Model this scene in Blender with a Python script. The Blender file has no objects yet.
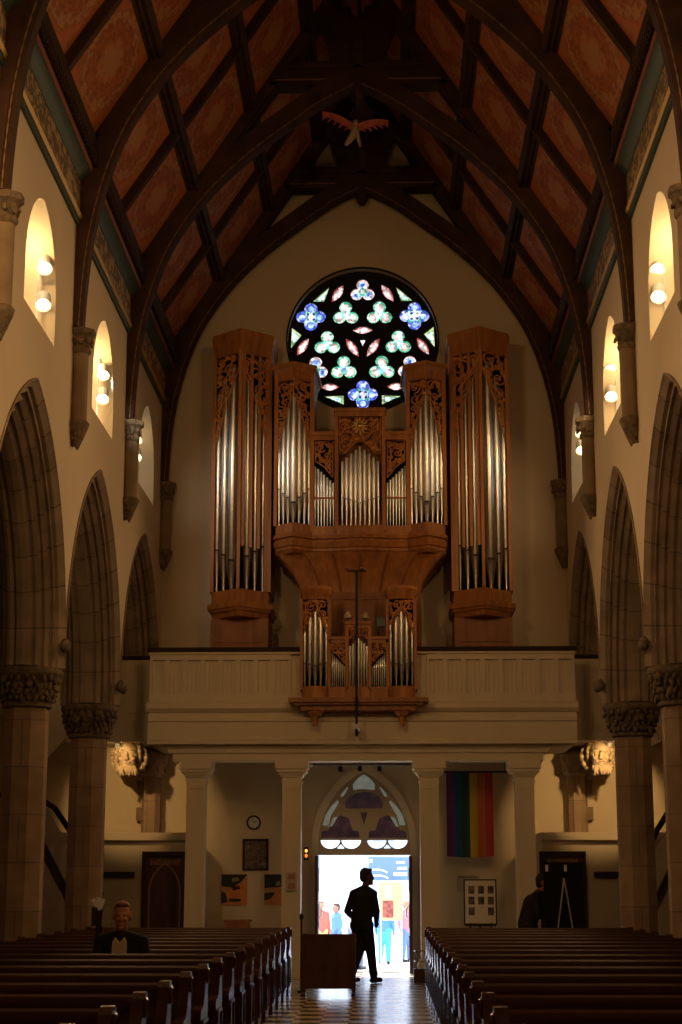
import bpy, bmesh, math, random
from mathutils import Vector, Matrix
from mathutils.geometry import tessellate_polygon
random.seed(7)
SC = bpy.context.scene
COL = SC.collection
PI = math.pi
R = math.radians

# ------------------------------------------------------------------ materials
MATS = {}
def mat(name, col, rough=.6, metal=0., emit=None, es=0., noise=None, bump=None, alpha=None):
    """noise=(scale(x,y,z), amount): darker/lighter mottling of the base colour in object space; bump=(scale, strength)"""
    m = bpy.data.materials.new(name); m.use_nodes = True
    nt = m.node_tree; b = nt.nodes['Principled BSDF']
    b.inputs['Base Color'].default_value = (*col, 1); b.inputs['Roughness'].default_value = rough
    b.inputs['Metallic'].default_value = metal
    if metal < .5: b.inputs['Specular IOR Level'].default_value = .28
    if emit: b.inputs['Emission Color'].default_value = (*emit, 1); b.inputs['Emission Strength'].default_value = es
    if noise or bump:
        tc = nt.nodes.new('ShaderNodeTexCoord')
    if noise:
        mp = nt.nodes.new('ShaderNodeMapping'); mp.inputs['Scale'].default_value = noise[0]
        nt.links.new(tc.outputs['Object'], mp.inputs['Vector'])
        n = nt.nodes.new('ShaderNodeTexNoise'); n.inputs['Scale'].default_value = 1; n.inputs['Detail'].default_value = 5
        nt.links.new(mp.outputs[0], n.inputs['Vector'])
        r = nt.nodes.new('ShaderNodeValToRGB'); a = noise[1]
        r.color_ramp.elements[0].position = .3; r.color_ramp.elements[1].position = .7
        r.color_ramp.elements[0].color = (*[c * (1 - a) for c in col], 1)
        r.color_ramp.elements[1].color = (*[min(1, c * (1 + a)) for c in col], 1)
        nt.links.new(n.outputs['Fac'], r.inputs[0]); nt.links.new(r.outputs[0], b.inputs['Base Color'])
    if bump:
        n2 = nt.nodes.new('ShaderNodeTexNoise'); n2.inputs['Scale'].default_value = bump[0]; n2.inputs['Detail'].default_value = 3
        nt.links.new(tc.outputs['Object'], n2.inputs['Vector'])
        bp = nt.nodes.new('ShaderNodeBump'); bp.inputs['Strength'].default_value = bump[1]; bp.inputs['Distance'].default_value = .02
        nt.links.new(n2.outputs['Fac'], bp.inputs['Height']); nt.links.new(bp.outputs[0], b.inputs['Normal'])
    MATS[name] = m
    return m

def stone_mat(name, c1, c2, mortar, bw, bh):
    m = mat(name, c1, .85); nt = m.node_tree; b = nt.nodes['Principled BSDF']
    tc = nt.nodes.new('ShaderNodeTexCoord'); br = nt.nodes.new('ShaderNodeTexBrick')
    br.inputs['Scale'].default_value = 1; br.inputs['Brick Width'].default_value = bw; br.inputs['Row Height'].default_value = bh
    br.inputs['Mortar Size'].default_value = .012; br.inputs['Mortar Smooth'].default_value = .3
    br.inputs['Color1'].default_value = (*c1, 1); br.inputs['Color2'].default_value = (*c2, 1); br.inputs['Mortar'].default_value = (*mortar, 1)
    nt.links.new(tc.outputs['UV'], br.inputs['Vector'])
    n = nt.nodes.new('ShaderNodeTexNoise'); n.inputs['Scale'].default_value = 3; n.inputs['Detail'].default_value = 6
    nt.links.new(tc.outputs['Object'], n.inputs['Vector'])
    mx = nt.nodes.new('ShaderNodeMix'); mx.data_type = 'RGBA'; mx.blend_type = 'OVERLAY'; mx.inputs[0].default_value = .55
    nt.links.new(br.outputs['Color'], mx.inputs[6]); nt.links.new(n.outputs['Fac'], mx.inputs[7])
    hs = nt.nodes.new('ShaderNodeHueSaturation'); hs.inputs['Saturation'].default_value = .9
    nt.links.new(mx.outputs[2], hs.inputs['Color']); nt.links.new(hs.outputs[0], b.inputs['Base Color'])
    return m

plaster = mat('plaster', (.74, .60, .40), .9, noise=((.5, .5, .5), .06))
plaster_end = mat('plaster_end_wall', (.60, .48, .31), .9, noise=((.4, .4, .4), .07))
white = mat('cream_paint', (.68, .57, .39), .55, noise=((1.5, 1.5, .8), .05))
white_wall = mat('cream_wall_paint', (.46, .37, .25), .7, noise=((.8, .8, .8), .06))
stone = stone_mat('brown_stone', (.31, .195, .105), (.37, .235, .13), (.23, .145, .085), 1.3, .62)
corbel_stone = mat('corbel_stone', (.27, .19, .11), .85, noise=((3, 3, 3), .2))
stone_arch = stone_mat('arch_stone', (.29, .205, .125), (.36, .26, .16), (.17, .115, .07), .52, 2.5)
carved = mat('carved_stone', (.17, .12, .07), .9, noise=((14, 14, 14), .4))
head_stone = mat('pale_carved_stone', (.42, .31, .19), .85, noise=((9, 9, 9), .15))
roofwood = mat('roof_timber', (.058, .025, .011), .75, noise=((3, 3, 3), .35))
roofdark = mat('dark_boarding', (.05, .024, .012), .6, noise=((3, 3, 3), .3))
gilt = mat('gilt_bead', (.50, .32, .10), .45, .3)
gilt_dull = mat('dull_gilt_dash', (.22, .135, .06), .6)
teal = mat('teal_paint', (.050, .082, .062), .55)
redpaint = mat('red_brown_paint', (.24, .075, .035), .55)
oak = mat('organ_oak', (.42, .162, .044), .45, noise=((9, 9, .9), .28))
oak_dark = mat('organ_oak_dark', (.31, .112, .030), .45, noise=((9, 9, .9), .25))  # darker brown oak
carve_oak = mat('carved_oak', (.56, .22, .058), .42, noise=((12, 12, 12), .25))
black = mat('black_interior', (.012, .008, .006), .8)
pipe_tin = mat('polished_tin', (.70, .67, .61), .29, 1., noise=((2, 2, .4), .06))
pipe_mouth = mat('pipe_mouth_shadow', (.03, .025, .02), .6)
pewwood = mat('pew_wood', (.058, .017, .007), .36, noise=((1.2, 14, 14), .3))
pewend = mat('pew_end_wood', (.06, .02, .010), .25, noise=((14, 14, 1.5), .25))
doorwood = mat('dark_door_wood', (.055, .018, .009), .45, noise=((10, 10, 1), .3))
rail_dark = mat('dark_handrail', (.035, .015, .008), .75)
iron = mat('black_iron', (.015, .013, .012), .45, .5)
rail_grey = mat('dull_rail', (.12, .10, .08), .6)
lampgrey = mat('lamp_housing', (.55, .53, .50), .5)
lens_e = mat('lit_lamp_lens', (1, .9, .7), .4, emit=(1, .74, .40), es=9)
chrome = mat('bright_metal', (.75, .75, .74), .2, 1.)
paper = mat('white_paper', (.78, .76, .72), .7)
tracery_m = mat('backlit_dark_tracery', (.012, .010, .009), .8)  # rose stone and leading: backlit shade painted in as near-black
carcass = mat('plain_dark_cloth', (.012, .011, .013), .8)

def painted_panel():
    m = mat('painted_roof_panel', (.3, .1, .04), .75); nt = m.node_tree; b = nt.nodes['Principled BSDF']
    L = nt.links.new
    tc = nt.nodes.new('ShaderNodeTexCoord')
    def math_(op, a, b_=None):
        n = nt.nodes.new('ShaderNodeMath'); n.operation = op
        for i, x in enumerate((a, b_)):
            if x is None: continue
            if isinstance(x, (int, float)): n.inputs[i].default_value = x
            else: L(x, n.inputs[i])
        return n.outputs[0]
    sx = nt.nodes.new('ShaderNodeSeparateXYZ'); L(tc.outputs['UV'], sx.inputs[0])
    du = math_('DIVIDE', math_('SUBTRACT', sx.outputs[0], .5), .40)
    dv = math_('DIVIDE', math_('SUBTRACT', sx.outputs[1], .5), .43)
    d = math_('SQRT', math_('ADD', math_('MULTIPLY', du, du), math_('MULTIPLY', dv, dv)))
    no = nt.nodes.new('ShaderNodeTexNoise'); no.inputs['Scale'].default_value = 16; no.inputs['Detail'].default_value = 2
    L(tc.outputs['UV'], no.inputs['Vector'])
    d2 = math_('ADD', d, math_('MULTIPLY', math_('SUBTRACT', no.outputs['Fac'], .5), .55))
    rp = nt.nodes.new('ShaderNodeValToRGB'); cr = rp.color_ramp
    ora, tan, dk = (.50, .150, .048, 1), (.50, .235, .095, 1), (.33, .098, .036, 1)
    cr.elements[0].position = 0; cr.elements[0].color = tan
    cr.elements[1].position = .30; cr.elements[1].color = tan
    for p, c in ((.40, ora), (.52, dk), (.60, ora), (.74, dk), (.83, tan), (.90, tan), (.97, dk)):
        e = cr.elements.new(p); e.color = c
    e = cr.elements.new(1.0); e.color = ora
    L(d2, rp.inputs[0])
    vo = nt.nodes.new('ShaderNodeTexVoronoi'); vo.inputs['Scale'].default_value = 13; L(tc.outputs['UV'], vo.inputs['Vector'])
    mx = nt.nodes.new('ShaderNodeMix'); mx.data_type = 'RGBA'; mx.blend_type = 'MULTIPLY'
    mx.inputs[0].default_value = .55
    r2 = nt.nodes.new('ShaderNodeValToRGB'); r2.color_ramp.elements[0].color = (.55, .55, .55, 1); r2.color_ramp.elements[1].color = (1.15, 1.1, 1, 1)
    r2.color_ramp.elements[1].position = .5
    L(vo.outputs['Distance'], r2.inputs[0]); L(rp.outputs[0], mx.inputs[6]); L(r2.outputs[0], mx.inputs[7])
    L(mx.outputs[2], b.inputs['Base Color'])
    return m
panel_m = painted_panel()

def frieze_mat():
    m = mat('patterned_frieze', (.34, .24, .12), .7); nt = m.node_tree; b = nt.nodes['Principled BSDF']; L = nt.links.new
    tc = nt.nodes.new('ShaderNodeTexCoord'); mp = nt.nodes.new('ShaderNodeMapping'); mp.inputs['Scale'].default_value = (1, 5, 7)
    L(tc.outputs['Object'], mp.inputs[0])
    vo = nt.nodes.new('ShaderNodeTexVoronoi'); vo.feature = 'SMOOTH_F1'; vo.inputs['Scale'].default_value = 1.6
    no = nt.nodes.new('ShaderNodeTexNoise'); no.inputs['Scale'].default_value = 2
    L(mp.outputs[0], no.inputs[0]); L(no.outputs['Color'], vo.inputs['Vector'])
    wv = nt.nodes.new('ShaderNodeTexWave'); wv.inputs['Scale'].default_value = .9; wv.inputs['Distortion'].default_value = 9; L(mp.outputs[0], wv.inputs[0])
    rp = nt.nodes.new('ShaderNodeValToRGB'); rp.color_ramp.elements[0].color = (.17, .11, .055, 1); rp.color_ramp.elements[1].color = (.44, .31, .15, 1)
    rp.color_ramp.elements[0].position = .25; rp.color_ramp.elements[1].position = .6
    L(wv.outputs['Fac'], rp.inputs[0]); L(rp.outputs[0], b.inputs['Base Color'])
    return m
frieze_m = frieze_mat()

def floor_mat():
    m = mat('aisle_tiles', (.3, .2, .1), .22); nt = m.node_tree; b = nt.nodes['Principled BSDF']; L = nt.links.new
    tc = nt.nodes.new('ShaderNodeTexCoord'); ck = nt.nodes.new('ShaderNodeTexChecker'); ck.inputs['Scale'].default_value = 3.0
    ck.inputs['Color1'].default_value = (.60, .50, .36, 1); ck.inputs['Color2'].default_value = (.09, .055, .035, 1)
    mp = nt.nodes.new('ShaderNodeMapping'); mp.inputs['Location'].default_value = (.03, .05, .5)
    L(tc.outputs['Object'], mp.inputs[0]); L(mp.outputs[0], ck.inputs['Vector'])
    no = nt.nodes.new('ShaderNodeTexNoise'); no.inputs['Scale'].default_value = 1.3; no.inputs['Detail'].default_value = 4; L(tc.outputs['Object'], no.inputs[0])
    mx = nt.nodes.new('ShaderNodeMix'); mx.data_type = 'RGBA'; mx.blend_type = 'OVERLAY'; mx.inputs[0].default_value = .2
    L(ck.outputs[0], mx.inputs[6]); L(no.outputs['Fac'], mx.inputs[7]); L(mx.outputs[2], b.inputs['Base Color'])
    rr = nt.nodes.new('ShaderNodeMapRange'); rr.inputs[3].default_value = .12; rr.inputs[4].default_value = .28
    L(no.outputs['Fac'], rr.inputs[0]); L(rr.outputs[0], b.inputs['Roughness'])
    return m
tile_m = floor_mat()

def glow(name, col, s):
    return mat(name, tuple(.3 * c for c in col), .3, emit=col, es=s)

# ------------------------------------------------------------------ mesh helper
class MB:
    def __init__(s): s.v = []; s.f = []; s.m = []; s.uv = []
    def face(s, idx, m=0, uv=None): s.f.append(tuple(idx)); s.m.append(m); s.uv.append(uv)
    def poly(s, pts, m=0, uv=None):
        b = len(s.v); s.v += [tuple(p) for p in pts]; s.face(range(b, b + len(pts)), m, uv)
    def box(s, x0, x1, y0, y1, z0, z1, m=0):
        b = len(s.v)
        s.v += [(x, y, z) for z in (z0, z1) for y in (y0, y1) for x in (x0, x1)]
        for q in ((0, 2, 3, 1), (4, 5, 7, 6), (0, 1, 5, 4), (2, 6, 7, 3), (0, 4, 6, 2), (1, 3, 7, 5)): s.face([b + i for i in q], m)
        return s
    def obox(s, M, hx, hy, hz, m=0):
        b = len(s.v)
        s.v += [tuple(M @ Vector((x, y, z))) for z in (-hz, hz) for y in (-hy, hy) for x in (-hx, hx)]
        for q in ((0, 2, 3, 1), (4, 5, 7, 6), (0, 1, 5, 4), (2, 6, 7, 3), (0, 4, 6, 2), (1, 3, 7, 5)): s.face([b + i for i in q], m)
        return s
    def beam(s, p0, p1, w, h, up=(0, 0, 1), m=0):
        """box from p0 to p1; w across, h along the up side"""
        p0, p1 = Vector(p0), Vector(p1); d = p1 - p0; L = d.length; d.normalize()
        x = d.cross(Vector(up)).normalized(); z = x.cross(d)
        M = Matrix((x, d, z)).transposed().to_4x4(); M.translation = (p0 + p1) / 2
        return s.obox(M, w / 2, L / 2, h / 2, m)
    def prism(s, outer, holes, fn, d0, d1, m=0, mside=None):
        """plate with holes: 2-D loops, fn(a, b, d) -> point"""
        loops = [list(outer)] + [list(h) for h in holes]
        flat = [p for l in loops for p in l]
        tris = tessellate_polygon([[Vector((a, b, 0)) for a, b in l] for l in loops])
        b = len(s.v); n = len(flat)
        s.v += [tuple(fn(p[0], p[1], d0)) for p in flat] + [tuple(fn(p[0], p[1], d1)) for p in flat]
        for t in tris:
            s.face([b + i for i in t], m); s.face([b + n + i for i in reversed(t)], m)
        k = 0; ms = m if mside is None else mside
        for l in loops:
            c = len(l)
            for i in range(c):
                j = (i + 1) % c
                s.face((b + k + i, b + k + j, b + n + k + j, b + n + k + i), ms)
            k += c
        return s
    def grid(s, rows, m=0, cu=False, cv=False, uvs=None):
        """rows of points; cu closes around each row, cv closes along rows"""
        b = len(s.v); nr, nc = len(rows), len(rows[0])
        for r in rows: s.v += [tuple(p) for p in r]
        for i in range(nr if cv else nr - 1):
            for j in range(nc if cu else nc - 1):
                i2, j2 = (i + 1) % nr, (j + 1) % nc
                uv = None
                if uvs: uv = [uvs(i, j), uvs(i, j + 1), uvs(i + 1, j + 1), uvs(i + 1, j)]
                s.face((b + i * nc + j, b + i * nc + j2, b + i2 * nc + j2, b + i2 * nc + j), m, uv)
        return s
    def lathe(s, prof, c=(0, 0, 0), n=16, m=0, a0=0., a1=2 * PI, sx=1, sy=1, rot=0, cap=True):
        full = abs(a1 - a0 - 2 * PI) < 1e-6; k = n if full else n + 1
        rows = []
        for r, z in prof:
            rows.append([(c[0] + r * sx * math.cos(a0 + (a1 - a0) * j / n + rot), c[1] + r * sy * math.sin(a0 + (a1 - a0) * j / n + rot), c[2] + z) for j in range(k)])
        per = max(r for r, z in prof) * (a1 - a0)
        s.grid(rows, m, cu=full, uvs=lambda i, j: (per * j / n, prof[min(i, len(prof) - 1)][1]))
        if cap:
            for rw in (rows[0], rows[-1]): s.poly(rw, m)
        return s
    def tube(s, pts, r, n=8, m=0, cap=True, closed=False):
        pts = [Vector(p) for p in pts]; rows = []; N = len(pts)
        up = None
        for i, p in enumerate(pts):
            if closed: t = pts[(i + 1) % N] - pts[i - 1]
            else: t = pts[min(i + 1, N - 1)] - pts[max(i - 1, 0)]
            t.normalize()
            if up is None:
                up = Vector((0, 0, 1)) if abs(t.z) < .9 else Vector((1, 0, 0))
            x = t.cross(up)
            if x.length < 1e-5: x = t.cross(Vector((.3, .9, .2)))
            x.normalize(); y = x.cross(t); up = y
            rr = r[i] if isinstance(r, (list, tuple)) else r
            rows.append([p + (x * math.cos(2 * PI * j / n) + y * math.sin(2 * PI * j / n)) * rr for j in range(n)])
        s.grid(rows, m, cu=True, cv=closed)
        if cap and not closed: s.poly(rows[0], m); s.poly(rows[-1], m)
        return s
    def ball(s, c, r, n=10, m=0, M=None):
        r = (r, r, r) if isinstance(r, (int, float)) else r
        rows = []
        for i in range(n + 1):
            t = PI * i / n; t = min(max(t, .02), PI - .02)
            row = []
            for j in range(n * 2):
                a = PI * j / n
                p = Vector((r[0] * math.sin(t) * math.cos(a), r[1] * math.sin(t) * math.sin(a), r[2] * math.cos(t)))
                if M: p = M @ p
                row.append(p + Vector(c))
            rows.append(row)
        s.grid(rows, m, cu=True); s.poly(rows[0], m); s.poly(rows[-1], m)
        return s
    def capsule(s, p0, p1, r0, r1, n=10, m=0):
        p0, p1 = Vector(p0), Vector(p1)
        s.tube([p0, p0.lerp(p1, .33), p0.lerp(p1, .67), p1], [r0, r0 + (r1 - r0) * .33, r0 + (r1 - r0) * .67, r1], n, m)
        s.ball(p0, r0, max(5, n // 2 + 1), m); s.ball(p1, r1, max(5, n // 2 + 1), m)
        return s
    def build(s, name, mats, parent=None, smooth=None, local=False):
        me = bpy.data.meshes.new(name)
        me.from_pydata(s.v, [], s.f)
        mats = mats if isinstance(mats, (list, tuple)) else [mats]
        for mm in mats: me.materials.append(mm)
        me.polygons.foreach_set('material_index', s.m)
        if any(u is not None for u in s.uv):
            ul = me.uv_layers.new(name='UVMap'); k = 0
            for fi, f in enumerate(s.f):
                for q in range(len(f)):
                    if s.uv[fi]: ul.data[k].uv = s.uv[fi][q]
                    k += 1
        bm = bmesh.new(); bm.from_mesh(me)
        bmesh.ops.recalc_face_normals(bm, faces=bm.faces); bm.to_mesh(me); bm.free()
        if smooth is not None:
            me.shade_smooth(); me.set_sharp_from_angle(angle=R(smooth))
        me.update()
        o = bpy.data.objects.new(name, me); COL.objects.link(o)
        if parent:
            o.parent = parent
            if not local:
                w = Vector(parent.location); p = parent.parent
                while p: w += Vector(p.location); p = p.parent
                o.location = -w
        return o

def tag(o, label, cat, group=None, kind=None):
    if label: o['label'] = label
    if cat: o['category'] = cat
    if group: o['group'] = group
    if kind: o['kind'] = kind
    return o
def thing(name, label, cat, loc=(0, 0, 0), group=None):
    o = bpy.data.objects.new(name, None); COL.objects.link(o); o.location = loc; o.empty_display_size = .2
    return tag(o, label, cat, group)
def struct(o): o['kind'] = 'structure'; return o
def dup(root, loc, label, group=None):
    r = root.copy(); COL.objects.link(r); r.location = loc; r['label'] = label
    if group: r['group'] = group
    for ch in list(root.children):
        c = ch.copy(); COL.objects.link(c); c.parent = r
        for g in list(ch.children):
            d = g.copy(); COL.objects.link(d); d.parent = c
    return r

WARM = (1, .60, .27)
SIDE = {-1: 'clock side', 1: 'rainbow flag side'}
ORD = 'first second third fourth fifth sixth seventh eighth ninth tenth eleventh twelfth thirteenth fourteenth fifteenth sixteenth seventeenth'.split()

# ------------------------------------------------------------------ dimensions (metres; +Y towards the street door)
HW, BAY, YE = 3.92, 4.8, 32.19
WT = .93                                    # nave wall thickness
CK = [YE - BAY * k for k in range(0, 5)]    # column lines, door end first: 32.19 27.39 22.59 17.79 12.99
ZCAP, ZSP = 4.42, 4.55
XCOL = 4.385
ROOFE, RIDGE = 11.85, 17.85                 # roof plane at x=3.92 and at x=0
SL = (RIDGE - ROOFE) / 3.92
YB = -4.0                                   # wall behind the camera

def parch(c, a, zs, h, n=14, r=0.):
    Rr = (a * a + h * h) / (2 * a); q = Rr - r
    ca = c - a + Rr; cb = c + a - Rr
    t = math.acos(max(-1, min(1, (Rr - a) / q)))
    left = [(ca - q * math.cos(t * i / n), zs + q * math.sin(t * i / n)) for i in range(n + 1)]
    right = [(cb + q * math.cos(t * i / n), zs + q * math.sin(t * i / n)) for i in range(n, -1, -1)]
    return left + right[1:]

# ------------------------------------------------------------------ shell
# floor
f = MB(); f.poly([(-1.05, YB, 0), (1.05, YB, 0), (1.05, 26.6, 0), (-1.05, 26.6, 0)], 0)
f.poly([(-3.6, 26.6, 0), (3.6, 26.6, 0), (3.6, 32.7, 0), (-3.6, 32.7, 0)], 0)
for s in (-1, 1):
    f.poly([(s * 1.05, YB, 0), (s * 8.6, YB, 0), (s * 8.6, 26.6, 0), (s * 1.05, 26.6, 0)], 1)
    f.poly([(s * 3.6, 26.6, 0), (s * 8.6, 26.6, 0), (s * 8.6, 32.7, 0), (s * 3.6, 32.7, 0)], 1)
struct(f.build('floor', [tile_m, mat('floor_boards', (.06, .03, .018), .5, noise=((8, 1, 1), .3))]))

# nave walls with the arcade and the clerestory openings
AH = 7.78 - ZSP
def nave_wall(s, name):
    out = [(YB, 11.9), (YB, 0), (CK[4] - .1, 0), (CK[4] - .1, ZCAP)]
    for k in (3, 2, 1, 0):
        c = CK[k] + BAY / 2
        c = (CK[k] + CK[k + 1]) / 2
        pts = parch(c, BAY / 2 - .004, ZSP, AH, 18, .002)
        out += [(pts[0][0], ZCAP)] + pts + [(pts[-1][0], ZCAP)]
    out += [(YE, ZCAP), (YE, 11.9)]
    # drop doubled points
    o2 = [out[0]]
    for p in out[1:]:
        if abs(p[0] - o2[-1][0]) + abs(p[1] - o2[-1][1]) > 1e-4: o2.append(p)
    holes = []
    for k in (3, 2, 1, 0):
        c = (CK[k] + CK[k + 1]) / 2 + .05
        pts = parch(c, .95, 9.05, 1.13, 10)
        holes.append([(pts[0][0], 8.52)] + pts + [(pts[-1][0], 8.52)])
    w = MB(); w.prism(o2, holes, lambda a, b, d: (s * d, a, b), HW, HW + WT)
    struct(w.build(name, plaster))
nave_wall(-1, 'wall_left'); nave_wall(1, 'wall_right')
# end wall with rose and door openings
ROSEZ, ROSER = 12.2, 1.5
rose_loop = [(ROSER * math.cos(2 * PI * i / 64), ROSEZ + ROSER * math.sin(2 * PI * i / 64)) for i in range(64)]
dp = parch(0, .90, 2.30, 1.42, 12)
door_loop = [(-.90, .0)] + dp + [(.90, .0)]
w = MB()
outer = [(-9, .0), (-.90, .0)] + dp + [(.90, .0), (9, .0), (9, 18.4), (-9, 18.4)]
w.prism(outer, [rose_loop], lambda a, b, d: (a, d, b), YE, YE + .55)
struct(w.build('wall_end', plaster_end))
w = MB(); w.box(-9, 9, YB - .3, YB, 0, 18.4); struct(w.build('wall_back', plaster))
for s, n in ((-1, 'wall_aisle_left'), (1, 'wall_aisle_right')):
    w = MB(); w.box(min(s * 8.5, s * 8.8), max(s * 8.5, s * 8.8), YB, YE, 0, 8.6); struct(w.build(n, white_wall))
for s, n in ((-1, 'ceiling_aisle_left'), (1, 'ceiling_aisle_right')):
    w = MB(); w.box(min(s * (HW + WT), s * 8.8), max(s * (HW + WT), s * 8.8), YB, YE, 8.25, 8.5); struct(w.build(n, roofdark))

# roof slopes
def rz(x): return RIDGE - SL * abs(x)
ce = MB()
for s in (-1, 1):
    a, b = (s * 4.3, rz(4.3)), (0, RIDGE)
    ce.grid([[(a[0], YB, a[1]), (a[0], YE, a[1]), (a[0] * 1.0, YE, a[1] + .25), (a[0], YB, a[1] + .25)],
             [(b[0], YB, b[1]), (b[0], YE, b[1]), (b[0], YE, b[1] + .25), (b[0], YB, b[1] + .25)]], 0, cu=True)
ceiling = struct(ce.build('ceiling', roofdark))
PX = [3.80, 2.90, 1.93, .95, .06]          # purlin lines
for s in (-1, 1):
    for k in range(4):
        y0, y1 = CK[k + 1], CK[k]; ym = (y0 + y1) / 2
        for (ya, yb) in ((y0, ym), (ym, y1)):
            for r in range(4):
                xa, xb = PX[r], PX[r + 1]
                nx, nz = -s * SL / math.hypot(SL, 1), -1 / math.hypot(SL, 1)
                def P(x, y, d): return (s * x + nx * d, y, rz(x) + nz * d)
                mb = MB()
                mb.grid([[P(xa, ya, .0), P(xa, yb, .0), P(xa, yb, .025), P(xa, ya, .025)], [P(xb, ya, .0), P(xb, yb, .0), P(xb, yb, .025), P(xb, ya, .025)]], 0, cu=True)
                mb.poly([P(xa, ya, .026), P(xa, yb, .026), P(xb, yb, .026), P(xb, ya, .026)], 0, [(0, 0), (1, 0), (1, 1), (0, 1)])
                mb.build('painted_panel', panel_m, ceiling)

# purlins and mid rafters
nrm = math.hypot(SL, 1)
PN = ('lowest', 'middle', 'upper')
for s in (-1, 1):
    for i in (1, 2, 3):
        x = PX[i]; c = Vector((s * x, 0, rz(x))); up = Vector((s * SL, 0, 1)) / nrm
        mb = MB()
        for (w_, h_, off) in ((.30, .05, .025), (.22, .11, .055), (.12, .19, .095)):
            p = c - up * off
            mb.beam((p.x, 9.2, p.z), (p.x, YE - .02, p.z), w_, h_, up)
        o = mb.build('purlin', roofwood)
        tag(o, 'dark moulded %s roof purlin running along the slope on the %s' % (PN[i - 1], SIDE[s]), 'purlin', 'roof purlins')
    for k in range(4):
        ym = (CK[k] + CK[k + 1]) / 2
        a = Vector((s * 3.78, ym, rz(3.78))); b = Vector((s * .1, ym, rz(.1))); up = Vector((s * SL, 0, 1)) / nrm
        mb = MB(); mb.beam(a - up * .03, b - up * .03, .22, .06, up); mb.beam(a - up * .08, b - up * .08, .13, .15, up)
        o = mb.build('rafter', roofwood)
        tag(o, 'dark rafter between painted panels on the %s, %s bay from the rose window' % (SIDE[s], ORD[k]), 'rafter', 'roof rafters')

# cornices between the trusses
for s in (-1, 1):
    for k in range(4):
        y0, y1 = CK[k + 1] + .2, CK[k] - (.2 if k else .28)
        t = thing('painted_cornice', 'painted cornice under the roof on the %s, %s bay from the rose window' % (SIDE[s], ORD[k]), 'cornice', (s * 3.9, (y0 + y1) / 2, 10.8), 'painted wall cornices')
        mb = MB(); mb.box(min(s * 3.915, s * 3.87), max(s * 3.915, s * 3.87), y0, y1, 10.90, 11.34); mb.build('frieze', frieze_m, t)
        def ext(prof, name, m):
            mb = MB(); mb.grid([[(s * x, y, z) for x, z in prof] for y in (y0, y1)], 0, cu=True)
            mb.poly([(s * x, y0, z) for x, z in prof]); mb.poly([(s * x, y1, z) for x, z in prof]); mb.build(name, m, t, smooth=40)
        ext([(3.915, 10.79), (3.86, 10.79), (3.835, 10.84), (3.86, 10.90), (3.915, 10.90)], 'gilt_bead', gilt)
        ext([(3.915, 10.70), (3.875, 10.70), (3.865, 10.745), (3.875, 10.79), (3.915, 10.79)], 'lower_moulding', teal)
        ext([(3.915, 11.34), (3.86, 11.34), (3.835, 11.39), (3.79, 11.46), (3.73, 11.50), (3.915, 11.50)], 'green_cove', teal)
        ext([(3.915, 11.50), (3.715, 11.50), (3.70, 11.53), (3.70, 11.58), (3.915, 11.58)], 'red_moulding', redpaint)
        cr = MB(); n = int((y1 - y0) / .13)
        for i in range(n):
            yy = y0 + (i + .5) * (y1 - y0) / n
            cr.box(min(s * 3.63, s * 3.74), max(s * 3.63, s * 3.74), yy - .032, yy + .032, 11.58, 11.74)
        cr.box(min(s * 3.66, s * 3.80), max(s * 3.66, s * 3.80), y0, y1, 11.58, 12.02)
        cr.build('dentil_molding', roofdark, t)

# ------------------------------------------------------------------ roof trusses
RIB = [(3.80, 9.22), (3.78, 9.7), (3.74, 10.25), (3.68, 10.7), (3.58, 11.2), (3.42, 11.75), (3.22, 12.25), (2.95, 12.72), (2.62, 13.18), (2.2, 13.64), (1.72, 14.08), (1.2, 14.48), (.6, 14.92), (0, 15.24)]
def smooth_curve(P, k=3):
    out = []
    for i in range(len(P) - 1):
        p0, p1, p2, p3 = P[max(i - 1, 0)], P[i], P[i + 1], P[min(i + 2, len(P) - 1)]
        for j in range(k):
            t = j / k
            out.append(tuple(.5 * (2 * p1[q] + (p2[q] - p0[q]) * t + (2 * p0[q] - 5 * p1[q] + 4 * p2[q] - p3[q]) * t * t + (3 * p1[q] - p0[q] - 3 * p2[q] + p3[q]) * t ** 3) for q in (0, 1)))
    return out + [P[-1]]
RC = smooth_curve(RIB)
def rib_frames():
    fr = []
    for i, p in enumerate(RC):
        a, b = RC[max(i - 1, 0)], RC[min(i + 1, len(RC) - 1)]
        d = Vector((b[0] - a[0], b[1] - a[1])).normalized()
        n = Vector((d.y, -d.x))            # outward (to the wall / roof)
        if i == len(RC) - 1: n = Vector((0, 1.15))
        fr.append((p, n))
    return fr
FR = rib_frames()
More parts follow.
